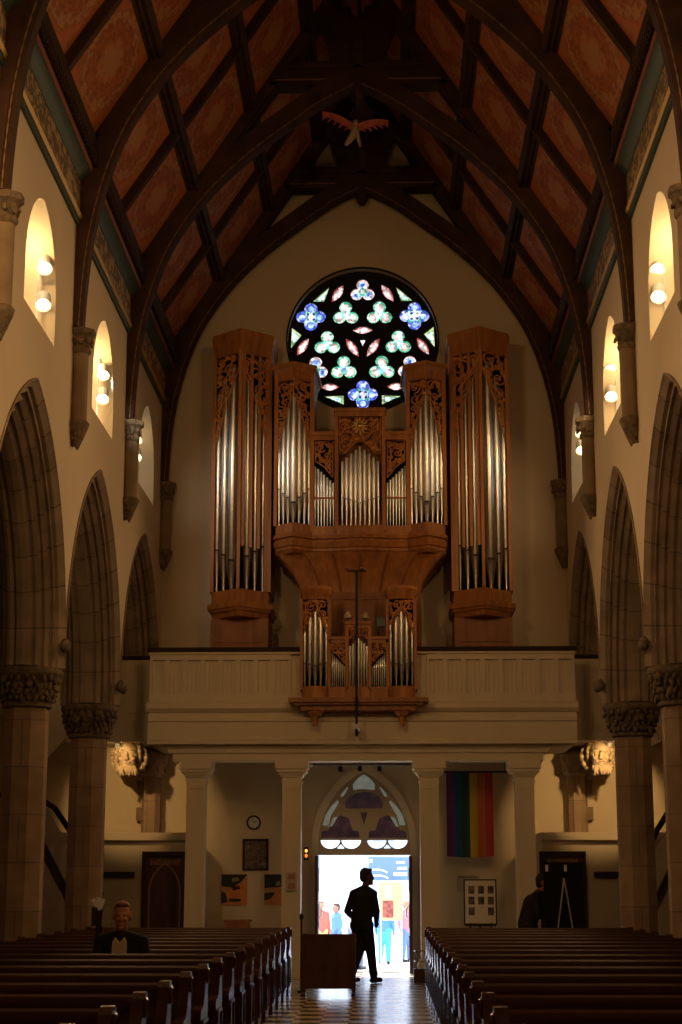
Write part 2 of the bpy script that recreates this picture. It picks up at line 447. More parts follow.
def truss(Y, label, wall_side=False):
    t = thing('roof_truss', label, 'roof truss', (0, Y, 9.2), 'roof trusses')
    wy = .19
    prof = [(0, -.10), (0, .10), (.035, .13), (.07, wy), (.33, wy), (.33, -wy), (.07, -wy), (.035, -.13)]
    for s in (-1, 1):
        mb = MB(); rows = []
        for p, n in FR:
            row = []
            for (r_, y_) in prof:
                x = p[0] + n.x * r_; z = p[1] + n.y * r_
                x = min(x, 3.917)
                row.append((s * max(x, 0), Y + y_, z))
            rows.append(row)
        mb.grid(rows, 0, cu=True); mb.poly(rows[0])
        mb.build('arched_rib', roofwood, t, smooth=30)
        bd = MB()
        for yy in (-1,):
            pts = [(s * max(0, min(p[0] + n.x * .045, 3.91)), Y + yy * .165, p[1] + n.y * .045) for p, n in FR]
            # a beaded gilt line: short rods with gaps
            for i in range(0, len(pts) - 1):
                a, b = Vector(pts[i]), Vector(pts[i + 1]); nn = max(1, int((b - a).length / .11))
                for q in range(nn):
                    bd.beam(a.lerp(b, q / nn), a.lerp(b, (q + .62) / nn), .016, .014, (0, 1, 0))
            bd.tube(pts, .005, 4)
        bd.build('gilt_edging', gilt_dull, t)
        up = Vector((s * SL, 0, 1)) / nrm
        a = Vector((s * 3.72, Y, rz(3.72))) - up * .12; b = Vector((s * .12, Y, rz(.12))) - up * .12
        mb = MB(); mb.beam(a, b, .34, .2, up); mb.beam(a - up * .1, b - up * .1, .2, .08, up)
        mb.build('principal_rafter', roofwood, t)
        # straight gilt line under the collar and a strut from rib to rafter
        mb = MB(); a = Vector((s * 2.45, Y, 13.55)); b = Vector((s * 2.75, Y, rz(2.75) - .15)); mb.beam(a, b, .16, .12, (0, 1, 0)); mb.build('strut', roofwood, t)
    mb = MB(); mb.box(-1.62, 1.62, Y - .15, Y + .15, 15.30, 15.60); mb.box(-1.7, 1.7, Y - .19, Y + .19, 15.55, 15.64); mb.box(-1.55, 1.55, Y - .17, Y + .17, 15.25, 15.31)
    mb.build('collar_beam', roofwood, t)
    for xa, xb in ((-1.45, -.35), (.35, 1.45)): mb = MB(); mb.box(xa, xb, Y - .185, Y - .165, 15.33, 15.355); mb.build('gilt_line', gilt_dull, t)
    # pierced tracery over the collar
    holes = []
    for sx in (-1, 1):
        hl = [(sx * (.98), 15.76), (sx * .50, 15.76), (sx * .52, 15.98), (sx * .60, 16.2), (sx * .68, 16.42), (sx * .80, 16.24), (sx * .90, 16.0)]
        holes.append(hl)
    holes.append([( (.17 + .13 * abs(math.cos(2 * a)) ) * math.cos(a), 16.95 + (.20 + .16 * abs(math.cos(2 * a))) * math.sin(a)) for a in [2 * PI * i / 32 for i in range(32)]])
    mb = MB(); mb.prism([(-1.36, 15.62), (1.36, 15.62), (.07, 17.6), (-.07, 17.6)], holes, lambda a, b, d: (a, d, b), Y - .05, Y + .05)
    mb.build('pierced_tracery', roofdark, t)
    mb = MB(); mb.box(-.09, .09, Y - .1, Y + .1, 15.62, 16.5); mb.lathe([(.06, 14.95), (.1, 15.0), (.13, 15.1), (.13, 15.22), (.09, 15.27)], (0, Y, 0), 8)
    mb.build('king_post', roofwood, t)
    return t
for k, Y in enumerate((YE - .3, CK[1], CK[2], CK[3])):
    truss(Y, ('dark arched roof truss set against the rose window wall', 'dark arched roof truss with the red winged carving under its collar',
              'dark arched roof truss, third from the rose window wall', 'dark arched roof truss, fourth from the rose window wall')[k])

# ------------------------------------------------------------------ wall corbels under the trusses
def foliage_ring(mb, c, r, z0, z1, n, rows, size, m=0, a0=0., a1=2 * PI):
    for q in range(rows):
        z = z0 + (z1 - z0) * (q + .5) / rows; rr = r[0] + (r[1] - r[0]) * (q + .5) / rows
        for i in range(n):
            a = a0 + (a1 - a0) * (i + .5 * (q % 2)) / n + random.uniform(-.06, .06)
            sc = size * random.uniform(.75, 1.15)
            M = Matrix.Rotation(a, 3, 'Z') @ Matrix.Rotation(random.uniform(-.5, .5), 3, 'X')
            sc *= random.uniform(.8, 1.15); mb.ball((c[0] + rr * math.cos(a), c[1] + rr * math.sin(a), c[2] + z + random.uniform(-.3, .3) * sc), (sc * .55, sc * random.uniform(.5, .9), sc * random.uniform(.9, 1.5)), 4, m, M @ Matrix.Rotation(random.uniform(-.6, .2), 3, 'Y'))
for s in (-1, 1):
    for k in range(4):
        Y = CK[k] - (.3 if k == 0 else 0)
        t = thing('wall_corbel', 'carved stone corbel shaft on the %s, %s' % (SIDE[s], ('in the corner by the rose window', 'first out from the corner', 'second out from the corner', 'third out from the corner')[k]),
                  'corbel', (s * 3.86, Y, 7.5), 'stone wall corbels')
        cx = s * 3.83; c = (cx, Y, 0)
        mb = MB(); mb.lathe([(.115, 7.82), (.115, 8.88)], c, 12, rot=PI / 12); mb.build('shaft', corbel_stone, t, smooth=35)
        mb = MB(); mb.lathe([(.125, 8.85), (.15, 8.88), (.15, 8.93), (.125, 8.95), (.14, 9.0), (.18, 9.1), (.21, 9.12), (.21, 9.2), (.17, 9.215)], c, 8, rot=PI / 8)
        foliage_ring(mb, c, (.14, .17), 8.95, 9.1, 9, 1, .055); mb.build('capital', carved, t, smooth=40)
        mb = MB(); mb.lathe([(.012, 7.47), (.06, 7.58), (.11, 7.70), (.15, 7.8), (.16, 7.84), (.13, 7.88)], c, 10)
        foliage_ring(mb, (c[0] + s * .03, c[1], 0), (.02, .14), 7.54, 7.86, 9, 5, .055)
        mb.build('foliage_boss', carved, t, smooth=60)

# ------------------------------------------------------------------ arcade columns and arches
def column(s, Y, label, half=False):
    t = thing('stone_column', label, 'column', (s * XCOL, Y, 0), 'arcade columns')
    c = (s * XCOL, Y, 0); a = PI / 8
    mb = MB(); mb.lathe([(.30, .42), (.30, 3.90)], c, 8, rot=a); mb.build('shaft', stone, t)
    mb = MB(); mb.lathe([(.40, 0), (.40, .22), (.36, .26), (.36, .32), (.34, .36), (.31, .42)], c, 8, rot=a); mb.build('base', stone, t)
    mb = MB(); mb.lathe([(.30, 3.88), (.335, 3.90), (.335, 3.95), (.30, 3.97), (.31, 4.05), (.36, 4.2), (.42, 4.29), (.455, 4.31), (.47, 4.36), (.455, 4.41), (.40, 4.42)], c, 24)
    foliage_ring(mb, c, (.33, .44), 3.97, 4.31, 24, 4, .058); mb.build('capital', carved, t, smooth=50)
    return t
CL = {1: 'octagonal brown stone column on the %s, nearer the gallery', 2: 'octagonal brown stone column on the %s, farther from the gallery', 3: 'octagonal brown stone column on the %s, third from the gallery'}
for s in (-1, 1):
    for k in (1, 2, 3): column(s, CK[k], CL[k] % SIDE[s])
    # respond against the end wall, broken off above the low vestibule
    t = thing('wall_respond', 'stone half column with toothed blocks rising above the vestibule on the %s' % SIDE[s], 'half column', (s * 4.0, YE - .2, 2.5), 'stone half columns')
    mb = MB(); mb.lathe([(.17, 2.5), (.17, 3.75)], (s * 3.97, YE - .16, 0), 8, rot=PI / 8); mb.build('shaft', stone, t)
    mb = MB()
    for i in range(5):
        wv = .26 if i % 2 else .16
        xa, xb = s * 4.02, s * (4.02 + wv); mb.box(min(xa, xb), max(xa, xb), YE - .12, YE + .0, 2.5 + .25 * i, 2.74 + .25 * i)
    mb.build('quoin', stone, t)
    mb = MB(); mb.lathe([(.18, 3.55), (.22, 3.6), (.2, 3.66), (.26, 3.8), (.30, 3.95), (.26, 3.98), (.24, 4.0)], (s * 3.97, YE - .16, 0), 10)
    foliage_ring(mb, (s * 3.97, YE - .16, 0), (.2, .25), 3.62, 3.92, 8, 2, .08)
    mb.build('capital', head_stone, t, smooth=50)

APROF = [(-.02, .466), (-.02, .488), (.014, .49), (.03, .466), (.07, .44), (.10, .41), (.10, .36), (.16, .355), (.13, .31), (.20, .27), (.26, .31), (.29, .26), (.26, .22), (.34, .18), (.39, .22), (.42, .17), (.40, .12), (.46, .08), (.48, .0)]
APROF = APROF + [(r, -x) for r, x in reversed(APROF[:-1])]
for s in (-1, 1):
    for k in range(3):
        c = (CK[k] + CK[k + 1]) / 2
        t = thing('arcade_arch', 'pointed moulded stone arch of the %s arcade, %s' % (SIDE[s], ('behind the organ gallery', 'second from the rose window wall', 'third from the rose window wall')[k]), 'arch', (s * XCOL, c, ZCAP), 'arcade arches')
        mb = MB(); curves = []
        for (r_, x_) in APROF:
            pts = parch(c, BAY / 2, ZSP, AH, 18, max(r_, -.02) if r_ > 0 else r_ * .3)
            pts = [(min(max(y, CK[k + 1] + .004), CK[k] - .004), z) for y, z in pts]
            pts = [(pts[0][0], ZCAP + .002)] + pts + [(pts[-1][0], ZCAP + .002)]
            curves.append([(s * (XCOL - x_), y, z) for y, z in pts])
        n = len(curves[0]); arc = [0]
        for i in range(1, n): arc.append(arc[-1] + (Vector(curves[12][i]) - Vector(curves[12][i - 1])).length)
        cum = [0]
        for i in range(1, len(APROF)): cum.append(cum[-1] + math.dist(APROF[i], APROF[i - 1]))
        mb.grid(curves, 0, uvs=lambda i, j: (arc[min(j, n - 1)], cum[min(i, len(cum) - 1)]))
        mb.build('moulding', stone_arch, t, smooth=25)
        for yy in ((CK[k] - .135,) if k else (CK[1] + .135,)):
            hs = MB(); hs.ball((s * (HW - .05), yy, 4.72), (.07, .13, .1), 6)
            hs.build('hood_stop', carved, t, smooth=60)

# ------------------------------------------------------------------ clerestory windows and their twin spotlights
day = glow('daylit_glass', (.50, .72, .86), .40)
LAMPZ = {(-1, 0): (29.25, 9.38, 9.06), (-1, 1): (25.6, 9.48, 9.09), (-1, 2): (20.92, 9.52, 9.01), (1, 0): (30.05, 9.66, 9.34), (1, 1): (25.86, 9.58, 9.14), (1, 2): (21.08, 9.47, 9.10)}
wi = 1
for s in (-1, 1):
    for k in range(4):
        c = (CK[k] + CK[k + 1]) / 2 + .05
        pts = parch(c, .95, 9.05, 1.13, 10); lp = [(pts[0][0], 8.52)] + pts + [(pts[-1][0], 8.52)]
        wi += 1
        mb = MB(); mb.prism(lp, [], lambda a, b, d: (s * d, a, b), HW + .72, HW + .75)
        fr = struct(mb.build('window_%d' % wi, day))
        mb = MB()
        mb.box(min(s * (HW + .66), s * (HW + .72)), max(s * (HW + .66), s * (HW + .72)), c - .04, c + .04, 8.52, 10.2)
        for z in (8.9, 9.3, 9.7): mb.box(min(s * (HW + .69), s * (HW + .72)), max(s * (HW + .69), s * (HW + .72)), c - .9, c + .9, z - .012, z + .012)
        mb.build('window_bars', iron, fr)
        if k == 3: continue
        yl, zu, zl = LAMPZ[(s, k)]
        nm = ('nearest the rose window', 'second out from the rose window', 'third out from the rose window')[k].replace('nearest', 'next to')
        t = thing('twin_spotlight', 'two lit spotlights, %s clerestory window %s' % (SIDE[s], nm), 'spotlight', (s * 4.1, yl, 8.52), 'clerestory spotlights')
        mb = MB(); mb.tube([(s * 4.12, yl + .06, 8.52), (s * 4.12, yl + .06, 9.75)], .014, 6); mb.lathe([(.07, 8.52), (.07, 8.54), (.03, 8.56)], (s * 4.12, yl + .06, 0), 10); mb.build('pole', lampgrey, t)
        for q, z in enumerate((zu, zl)):
            d = Vector((-s * .12, -.60, -.79)).normalized(); p = Vector((s * 4.03, yl, z))
            mb = MB(); mb.tube([p - d * .22, p - d * .19, p - d * .0, p + d * .02], [.06, .095, .10, .105], 14, cap=False)
            mb.poly([p - d * .22 + (d.cross(Vector((0, 0, 1))).normalized() * math.cos(a) + d.cross(d.cross(Vector((0, 0, 1)))).normalized() * math.sin(a)) * .06 for a in [2 * PI * i / 14 for i in range(14)]])
            hd = mb.build('lamp_head', lampgrey, t, smooth=40)
            x = d.cross(Vector((0, 0, 1))).normalized(); y = x.cross(d)
            mb = MB(); mb.prism([(.078 * math.cos(2 * PI * i / 16), .078 * math.sin(2 * PI * i / 16)) for i in range(16)], [], lambda a, b, dd: p + x * a + y * b + d * dd, -.02, .0)
            mb.build('lens', lens_e, hd)
            ld = bpy.data.lights.new('spot', 'SPOT'); ld.energy = 235; ld.color = WARM; ld.spot_size = R(95); ld.spot_blend = .8; ld.shadow_soft_size = .09
            lo = bpy.data.objects.new('spot_light', ld); COL.objects.link(lo); lo.location = p + d * .06
            aim = Vector((-s * 1.0, -1.0, -.55)); lo.rotation_euler = aim.to_track_quat('-Z', 'Y').to_euler()
        if k == 1:
            ld = bpy.data.lights.new('organ_spot', 'SPOT'); ld.energy = 210 if s > 0 else 190; ld.color = (1, .68, .36) if s > 0 else (.95, .88, .80); ld.spot_size = R(46); ld.spot_blend = .9; ld.shadow_soft_size = .16
            lo = bpy.data.objects.new('organ_spot_light', ld); COL.objects.link(lo); lo.location = (s * 3.86, yl + .2, zu)
            lo.rotation_euler = (Vector((s * 2.2, 30.9, 8.4)) - lo.location).to_track_quat('-Z', 'Y').to_euler()
        for e_, zz in ((14, 9.62), (7, 8.85)):
          ld = bpy.data.lights.new('spill', 'POINT'); ld.energy = e_ if k else e_ * .12; ld.color = (1, .68, .32); ld.shadow_soft_size = .06
          lo = bpy.data.objects.new('spill_light', ld); COL.objects.link(lo); lo.location = (s * 4.18, c + .42, zz)

# ------------------------------------------------------------------ rose window
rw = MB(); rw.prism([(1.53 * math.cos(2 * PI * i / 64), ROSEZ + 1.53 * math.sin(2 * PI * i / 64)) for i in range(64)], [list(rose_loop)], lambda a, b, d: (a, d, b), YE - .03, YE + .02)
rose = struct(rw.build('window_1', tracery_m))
S = .02007
def foil(c, n, R0, r0, a0, N=60):
    out = []
    for i in range(N):
        t = 2 * PI * i / N; best = 0
        for q in range(n):
            a = a0 + 2 * PI * q / n; cx, cy = R0 * math.cos(a), R0 * math.sin(a)
            bq = cx * math.cos(t) + cy * math.sin(t); disc = bq * bq - (cx * cx + cy * cy - r0 * r0)
            if disc >= 0: best = max(best, bq + math.sqrt(disc))
        best = max(best, R0 * .55)
        out.append((c[0] + best * math.cos(t), c[1] + best * math.sin(t)))
    return out
def lens(c, L, W, ang, N=8):
    pts = []
    for i in range(N): t = i / N; pts.append((-L / 2 + L * t, W / 2 * math.sin(PI * t)))
    for i in range(N): t = i / N; pts.append((L / 2 - L * t, -W / 2 * math.sin(PI * t)))
    return [(c[0] + x * math.cos(ang) - y * math.sin(ang), c[1] + x * math.sin(ang) + y * math.cos(ang)) for x, y in pts]
ROSE = []   # loop, kind, centre
for c in ((-52, 27.5), (52, 27.5), (0, -54)): ROSE.append((foil(c, 4, 8.3, 6.6, PI / 2), 'q', c))
for c in ((0, 54), (-47, -27), (47, -27)): ROSE.append((foil(c, 3, 6.6, 6.3, PI / 2), 'o', c))
for c in ((-17, 30), (17, 30), (-35.5, -1), (35.5, -1), (-19, -27), (19, -27)): ROSE.append((foil(c, 3, 7.2, 6.5, PI / 2), 't', c))
for c, L_, W_, a in (((0, 13), 22, 8, 0), ((-10.5, -5), 24, 8.5, -57), ((10.5, -5), 24, 8.5, 57), ((-25, 52), 22, 9, 58), ((25, 52), 22, 9, -58), ((-60, -4), 22, 9, 58), ((60, -4), 22, 9, -58), ((-33, -46), 20, 8, 0), ((33, -46), 20, 8, 0)):
    ROSE.append((lens(c, L_, W_, R(a)), 'd', c))
ROSE.append(([(-3, 3), (3, 3), (0, -4)], 's', (0, 0)))
for tr in (((-33, 59.5), (-51, 43.5), (-39, 43)), ((-71, 16.5), (-61, 8.5), (-72, -6)), ((-39.5, -55.5), (-19, -54.5), (-19, -64.5))):
    for sx in (-1, 1):
        l = [(sx * -x, y) for x, y in tr]; ROSE.append((l, 'g', (sum(p[0] for p in l) / 3, sum(p[1] for p in l) / 3)))
def rs(l): return [(x * S, ROSEZ + y * S) for x, y in l]
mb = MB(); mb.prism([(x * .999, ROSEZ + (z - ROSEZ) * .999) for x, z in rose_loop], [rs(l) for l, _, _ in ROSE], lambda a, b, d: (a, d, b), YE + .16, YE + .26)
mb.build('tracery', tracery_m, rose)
G = {'green': glow('green_glass', (.10, .62, .36), 1.0), 'cyan': glow('cyan_glass', (.30, .86, .90), 1.35), 'pink': glow('pink_glass', (.92, .58, .55), 1.15),
     'white': glow('white_glass', (.92, .92, .95), 1.4), 'blue': glow('blue_glass', (.10, .16, .82), 1.1), 'sky': glow('sky_blue_glass', (.36, .62, 1.0), 1.3),
     'red': glow('red_glass', (.70, .12, .10), .8), 'yellow': glow('yellow_green_glass', (.62, .72, .28), 1.0), 'dark': glow('dark_blue_glass', (.05, .05, .35), .5)}
for g_ in G.values():
    nt = g_.node_tree; b = nt.nodes['Principled BSDF']; col = tuple(b.inputs['Emission Color'].default_value)[:3]
    tc = nt.nodes.new('ShaderNodeTexCoord'); vo = nt.nodes.new('ShaderNodeTexVoronoi'); vo.inputs['Scale'].default_value = 17
    nt.links.new(tc.outputs['Object'], vo.inputs['Vector']); sp = nt.nodes.new('ShaderNodeSeparateColor'); nt.links.new(vo.outputs['Color'], sp.inputs[0])
    rp = nt.nodes.new('ShaderNodeValToRGB'); e = rp.color_ramp.elements
    e[0].position = .1; e[0].color = (*[c * .45 for c in col], 1); e[1].position = .95; e[1].color = (*[.35 * c + .85 for c in col], 1)
    q = e.new(.55); q.color = (*[c * 1.15 for c in col], 1)
    nt.links.new(sp.outputs[0], rp.inputs[0]); nt.links.new(rp.outputs[0], b.inputs['Emission Color'])
GL = list(G); GM = [G[k] for k in GL]
for l, kd, c in ROSE:
    mb = MB(); lay = [0]
    def plate(loop, colr):
        d = lay[0]; lay[0] += 1
        mb.prism(rs(loop), [], lambda a, b, q: (a, q, b), YE + .235 - .004 * d, YE + .24 - .004 * d, GL.index(colr))
    def disc(cx, cy, r): return [(cx + r * math.cos(2 * PI * i / 14), cy + r * math.sin(2 * PI * i / 14)) for i in range(14)]
    def sc(loop, k): return [(c[0] + (x - c[0]) * k, c[1] + (y - c[1]) * k) for x, y in loop]
    plate(sc(l, 1.03), {'q': 'blue', 'o': 'pink', 't': 'green', 'd': 'red', 's': 'white', 'g': 'yellow'}[kd])
    if kd == 'q':
        for q in range(4):
            a = PI / 2 * q; plate(disc(c[0] + 9 * math.cos(a), c[1] + 9 * math.sin(a), 2.9), 'sky'); a += PI / 4
            plate(disc(c[0] + 6 * math.cos(a), c[1] + 6 * math.sin(a), 2.3), 'green')
        plate(disc(c[0], c[1], 5.6), 'sky'); plate(disc(c[0], c[1], 3.2), 'white')
        for q in range(4):
            a = PI / 2 * q + PI / 4; plate(disc(c[0] + 4 * math.cos(a), c[1] + 4 * math.sin(a), 1.4), 'dark')
    elif kd in 'ot':
        for q in range(3):
            a = PI / 2 + 2 * PI / 3 * q
            plate(disc(c[0] + 6.8 * math.cos(a), c[1] + 6.8 * math.sin(a), 4.3), 'sky' if kd == 'o' else 'pink')
            plate(disc(c[0] + 7.2 * math.cos(a), c[1] + 7.2 * math.sin(a), 2.0), 'blue' if kd == 'o' else 'white')
        plate(disc(c[0], c[1] - .5, 4.4), 'green' if kd == 'o' else 'cyan')
        plate(disc(c[0], c[1], 2.2), 'white' if random.random() < .6 else 'sky')
    elif kd == 'd':
        plate(sc(l, .72), 'pink'); plate(sc(l, .42), 'white')
    elif kd == 'g':
        plate(sc(l, .72), 'green'); plate(sc(l, .5), 'white'); plate(sc(l, .25), 'cyan')
    mb.build('stained_glass', GM, rose)
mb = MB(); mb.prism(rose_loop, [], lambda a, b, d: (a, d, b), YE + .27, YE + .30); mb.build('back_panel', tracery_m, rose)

# ------------------------------------------------------------------ street door
dr = MB()
o_l = [(-.92, .0)] + parch(0, .92, 2.30, 1.45, 12) + [(.92, .0)]
i_l = [(-.84, .0)] + [(-.84, 2.11), (.84, 2.11)] + [(.84, .0)]
dm = parch(0, .86, 2.30, 1.36, 12)
tym = [(-.86, 2.11)] + dm + [(.86, 2.11)]
door = struct(MB().box(-1.0, 1.0, YE + .0, YE + .5, -.02, .012).build('door_1', mat('stone_threshold', (.35, .30, .25), .5)))
fm = MB(); fm.prism([(-.98, .0)] + parch(0, .98, 2.30, 1.52, 12) + [(.98, .0), (.86, .0)] + list(reversed(dm)) + [(-.86, .0)], [], lambda a, b, d: (a, d, b), YE - .05, YE + .12)
fm.build('door_frame', white, door)
def circ(cx, cy, r, a0=0, a1=360, n=14, ry=None): return [(cx + r * math.cos(R(a0 + (a1 - a0) * i / n)), cy + (ry or r) * math.sin(R(a0 + (a1 - a0) * i / n))) for i in range(n + 1)]
th = []
for sx in (-1, 1):
    for q in (0, 1):                        # low clear lights with bowl-shaped bottoms
        x0 = sx * (.06 + q * .39); x1 = sx * (.06 + q * .39 + .36)
        cx = (x0 + x1) / 2
        th.append([(cx + .18 * math.cos(R(a)), 2.385 - .155 * math.sin(R(a))) for a in range(0, 181, 12)])
    th.append([(sx * .44 + x, 2.43 + z) for x, z in ((-.36, 0), (.36, 0), (.34, .12), (.22, .14), (.2, .22), (.15, .36), (0, .42), (-.15, .36), (-.2, .22), (-.22, .14), (-.34, .12))])
    th.append([(sx * .78, 2.66), (sx * .66, 2.66), (sx * .62, 2.84), (sx * .52, 3.00), (sx * .47, 3.08), (sx * .50, 3.12), (sx * .60, 3.03), (sx * .72, 2.86)])
    th.append([(sx * .44, 3.18), (sx * .38, 3.20), (sx * .29, 3.36), (sx * .32, 3.37), (sx * .42, 3.25)])
    th.append([(sx * .365, 2.235), (sx * .505, 2.235), (sx * .435, 2.31)])
th.append([(-.34, 2.97), (.34, 2.97), (.36, 3.06), (.29, 3.19), (.15, 3.26), (0, 3.28), (-.15, 3.26), (-.29, 3.19), (-.36, 3.06)])
th.append([(-.20, 3.31), (0, 3.335), (.20, 3.31), (.21, 3.42), (.12, 3.53), (0, 3.61), (-.12, 3.53), (-.21, 3.42)])
th.append([(-.07, 2.9), (0, 2.66), (.07, 2.9)])
tr = MB(); tr.prism(tym, th, lambda a, b, d: (a, d, b), YE - .02, YE + .07); tr.build('tracery', mat('tracery_wood', (.40, .31, .2), .55), door)
purple = mat('dusky_leaded_glass', (.10, .05, .06), .15, emit=(.35, .22, .30), es=.03, noise=((7, 7, 7), .7))
pale = mat('pale_leaded_glass', (.34, .38, .34), .2, emit=(.60, .66, .55), es=.16, noise=((6, 6, 6), .4))
gl = MB(); gl.box(-.84, .84, YE + .055, YE + .06, 2.405, 2.96); gl.prism([(-.38, 2.96), (.38, 2.96), (.38, 3.1), (.2, 3.27), (0, 3.30), (-.2, 3.27), (-.38, 3.1)], [], lambda a, b, d: (a, d, b), YE + .055, YE + .06)
gl.build('coloured_pane', purple, door)
gl = MB()
for sx in (-1, 1): gl.prism([(sx * .82, 2.62), (sx * .60, 2.64), (sx * .39, 3.0), (sx * .39, 3.32), (sx * .02, 3.66), (sx * .2, 3.56), (sx * .6, 3.16)], [], lambda a, b, d: (a, d, b), YE + .045, YE + .05)
gl.prism([(-.44, 3.12), (.44, 3.12), (.44, 3.30), (.2, 3.55), (0, 3.66), (-.2, 3.55), (-.44, 3.30)], [], lambda a, b, d: (a, d, b), YE + .065, YE + .068)
gl.build('pale_pane', pale, door)
for sx in (-1, 1):
    lf = MB(); lf.box(min(sx * .83, sx * .885), max(sx * .83, sx * .885), YE - .72, YE - .06, .02, 2.09)
    for z in (.25, .8, 1.45): lf.box(min(sx * .82, sx * .83), max(sx * .82, sx * .83), YE - .62, YE - .16, z, z + .42)
    l = lf.build('door_leaf', doorwood, door)
    hb = MB(); hb.tube([(sx * .80, YE - .66, 1.0), (sx * .77, YE - .64, 1.0), (sx * .77, YE - .64, 1.16), (sx * .80, YE - .66, 1.16)], .012, 6); hb.build('handle', chrome, l)

# ------------------------------------------------------------------ gallery
GY = 29.7
ga = thing('organ_gallery', 'cream panelled organ gallery across the end of the nave with fluted frieze boards', 'gallery', (0, GY, 4.0))
mb = MB(); mb.box(-3.75, 3.75, GY + .12, YE - .02, 4.55, 4.7); mb.build('deck', white, ga)
mb = MB(); mb.box(-3.74, 3.74, GY + .06, GY + .12, 4.70, 5.56)
mb.build('back_board', white, ga)
def panelling(x0, x1, n, y, nm, z0=4.72, z1=5.56):
    mb = MB(); d = .06
    mb.box(x0, x1, y, y + d, z1 - .10, z1); mb.box(x0, x1, y, y + d, z0, z0 + .14)
    for i in range(n + 1):
        x = x0 + (x1 - x0) * i / n; mb.box(max(x0, x - .045), min(x1, x + .045), y + .001, y + d, z0 + .14, z1 - .10)
    for i in range(n):
        a = x0 + (x1 - x0) * i / n + .045; b = x0 + (x1 - x0) * (i + 1) / n - .045
        k = 3
        for q in range(1, k):
            x = a + (b - a) * q / k; mb.tube([(x, y + d, z0 + .14), (x, y + d, z1 - .1)], .012, 6, cap=False)
    return mb.build(nm, white, ga)
panelling(-3.75, -1.25, 8, GY, 'front_panelling'); panelling(1.15, 3.75, 8, GY, 'front_panelling')
mb = MB(); mb.box(-3.79, 3.79, GY - .05, GY + .17, 5.60, 5.68); mb.build('top_rail', rail_dark, ga)
mb = MB(); mb.box(-3.77, 3.77, GY - .03, GY + .15, 5.56, 5.60); mb.build('rail_moulding', white, ga)
def extrude_x(prof, x0, x1, nm, m, par):
    mb = MB(); mb.grid([[(x, y, z) for y, z in prof] for x in (x0, x1)], 0, cu=True)
    mb.poly([(x0, y, z) for y, z in prof]); mb.poly([(x1, y, z) for y, z in prof]); return mb.build(nm, m, par)
extrude_x([(GY + .12, 4.52), (GY - .02, 4.54), (GY - .08, 4.60), (GY - .07, 4.68), (GY - .03, 4.72), (GY + .12, 4.72)], -3.79, 3.79, 'molding', white, ga)
extrude_x([(GY + .25, 3.98), (GY - .03, 3.98), (GY - .03, 4.04), (GY, 4.06), (GY, 4.36), (GY - .03, 4.38), (GY - .03, 4.44), (GY + .02, 4.54), (GY + .25, 4.54)], -3.76, 3.76, 'fascia', white, ga)
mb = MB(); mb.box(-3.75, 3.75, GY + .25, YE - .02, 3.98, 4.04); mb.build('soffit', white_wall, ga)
# stepped entablature under the fascia, carried by the piers
mb = MB()
for (hx, y0, z0, z1) in ((3.42, 29.84, 3.92, 3.98), (3.36, 29.88, 3.84, 3.92), (3.28, 29.92, 3.70, 3.84)): mb.box(-hx + -.06, hx - .1, y0, 30.36, z0, z1)
mb.build('entablature', white, ga)
for s in (-1, 1):
    for (x0, x1) in ((3.80, 5.4),):
        a, b = sorted((s * x0, s * x1))
        mb = MB(); mb.box(a, b, 30.7, 30.78, 4.72, 5.6); mb.box(a, b, 30.66, 30.8, 4.62, 4.74); mb.box(a, b, 30.68, 30.8, 4.11, 4.62)
        n = 6
        for i in range(n + 1):
            x = a + (b - a) * i / n; mb.box(x - .035, x + .035, 30.67, 30.7, 4.74, 5.58)
        mb.box(a, b, 30.8, YE - .02, 4.11, 4.2)
        mb.build('side_panelling', white, ga)
        mb = MB(); mb.box(a, b, 30.64, 30.84, 5.6, 5.66); mb.build('side_rail', rail_dark, ga)

# piers under the gallery
for x, lb in ((-2.92, 'square cream pier under the gallery, between the vestibule door and the clock'), (-1.235, 'square cream pier beside the street door, on the clock side'), (1.175, 'square cream pier between the street door and the rainbow flag'), (2.84, 'square cream pier between the rainbow flag and the easel')):
    t = thing('gallery_pier', lb, 'pier', (x, 30.1, 0), 'gallery piers')
    mb = MB(); mb.box(x - .165, x + .165, 29.935, 30.265, .3, 3.32)
    for sx in (-1, 1): mb.box(x + sx * .13 - .035, x + sx * .13 + .035, 29.912, 29.935, .4, 3.22)
    mb.box(x - .165, x + .165, 29.912, 29.935, .3, .4); mb.box(x - .165, x + .165, 29.912, 29.935, 3.22, 3.32)
    mb.build('shaft', white, t)
    mb = MB(); mb.box(x - .23, x + .23, 29.88, 30.32, 0, .24); mb.box(x - .21, x + .21, 29.9, 30.3, .24, .3); mb.build('base', white, t)
    mb = MB()
    for (e, z0, z1) in ((.185, 3.32, 3.36), (.168, 3.36, 3.42), (.195, 3.42, 3.46), (.225, 3.46, 3.5), (.26, 3.5, 3.56), (.29, 3.56, 3.70)): mb.box(x - e, x + e, 30.1 - e, 30.1 + e, z0, z1)
    mb.build('capital', white, t)

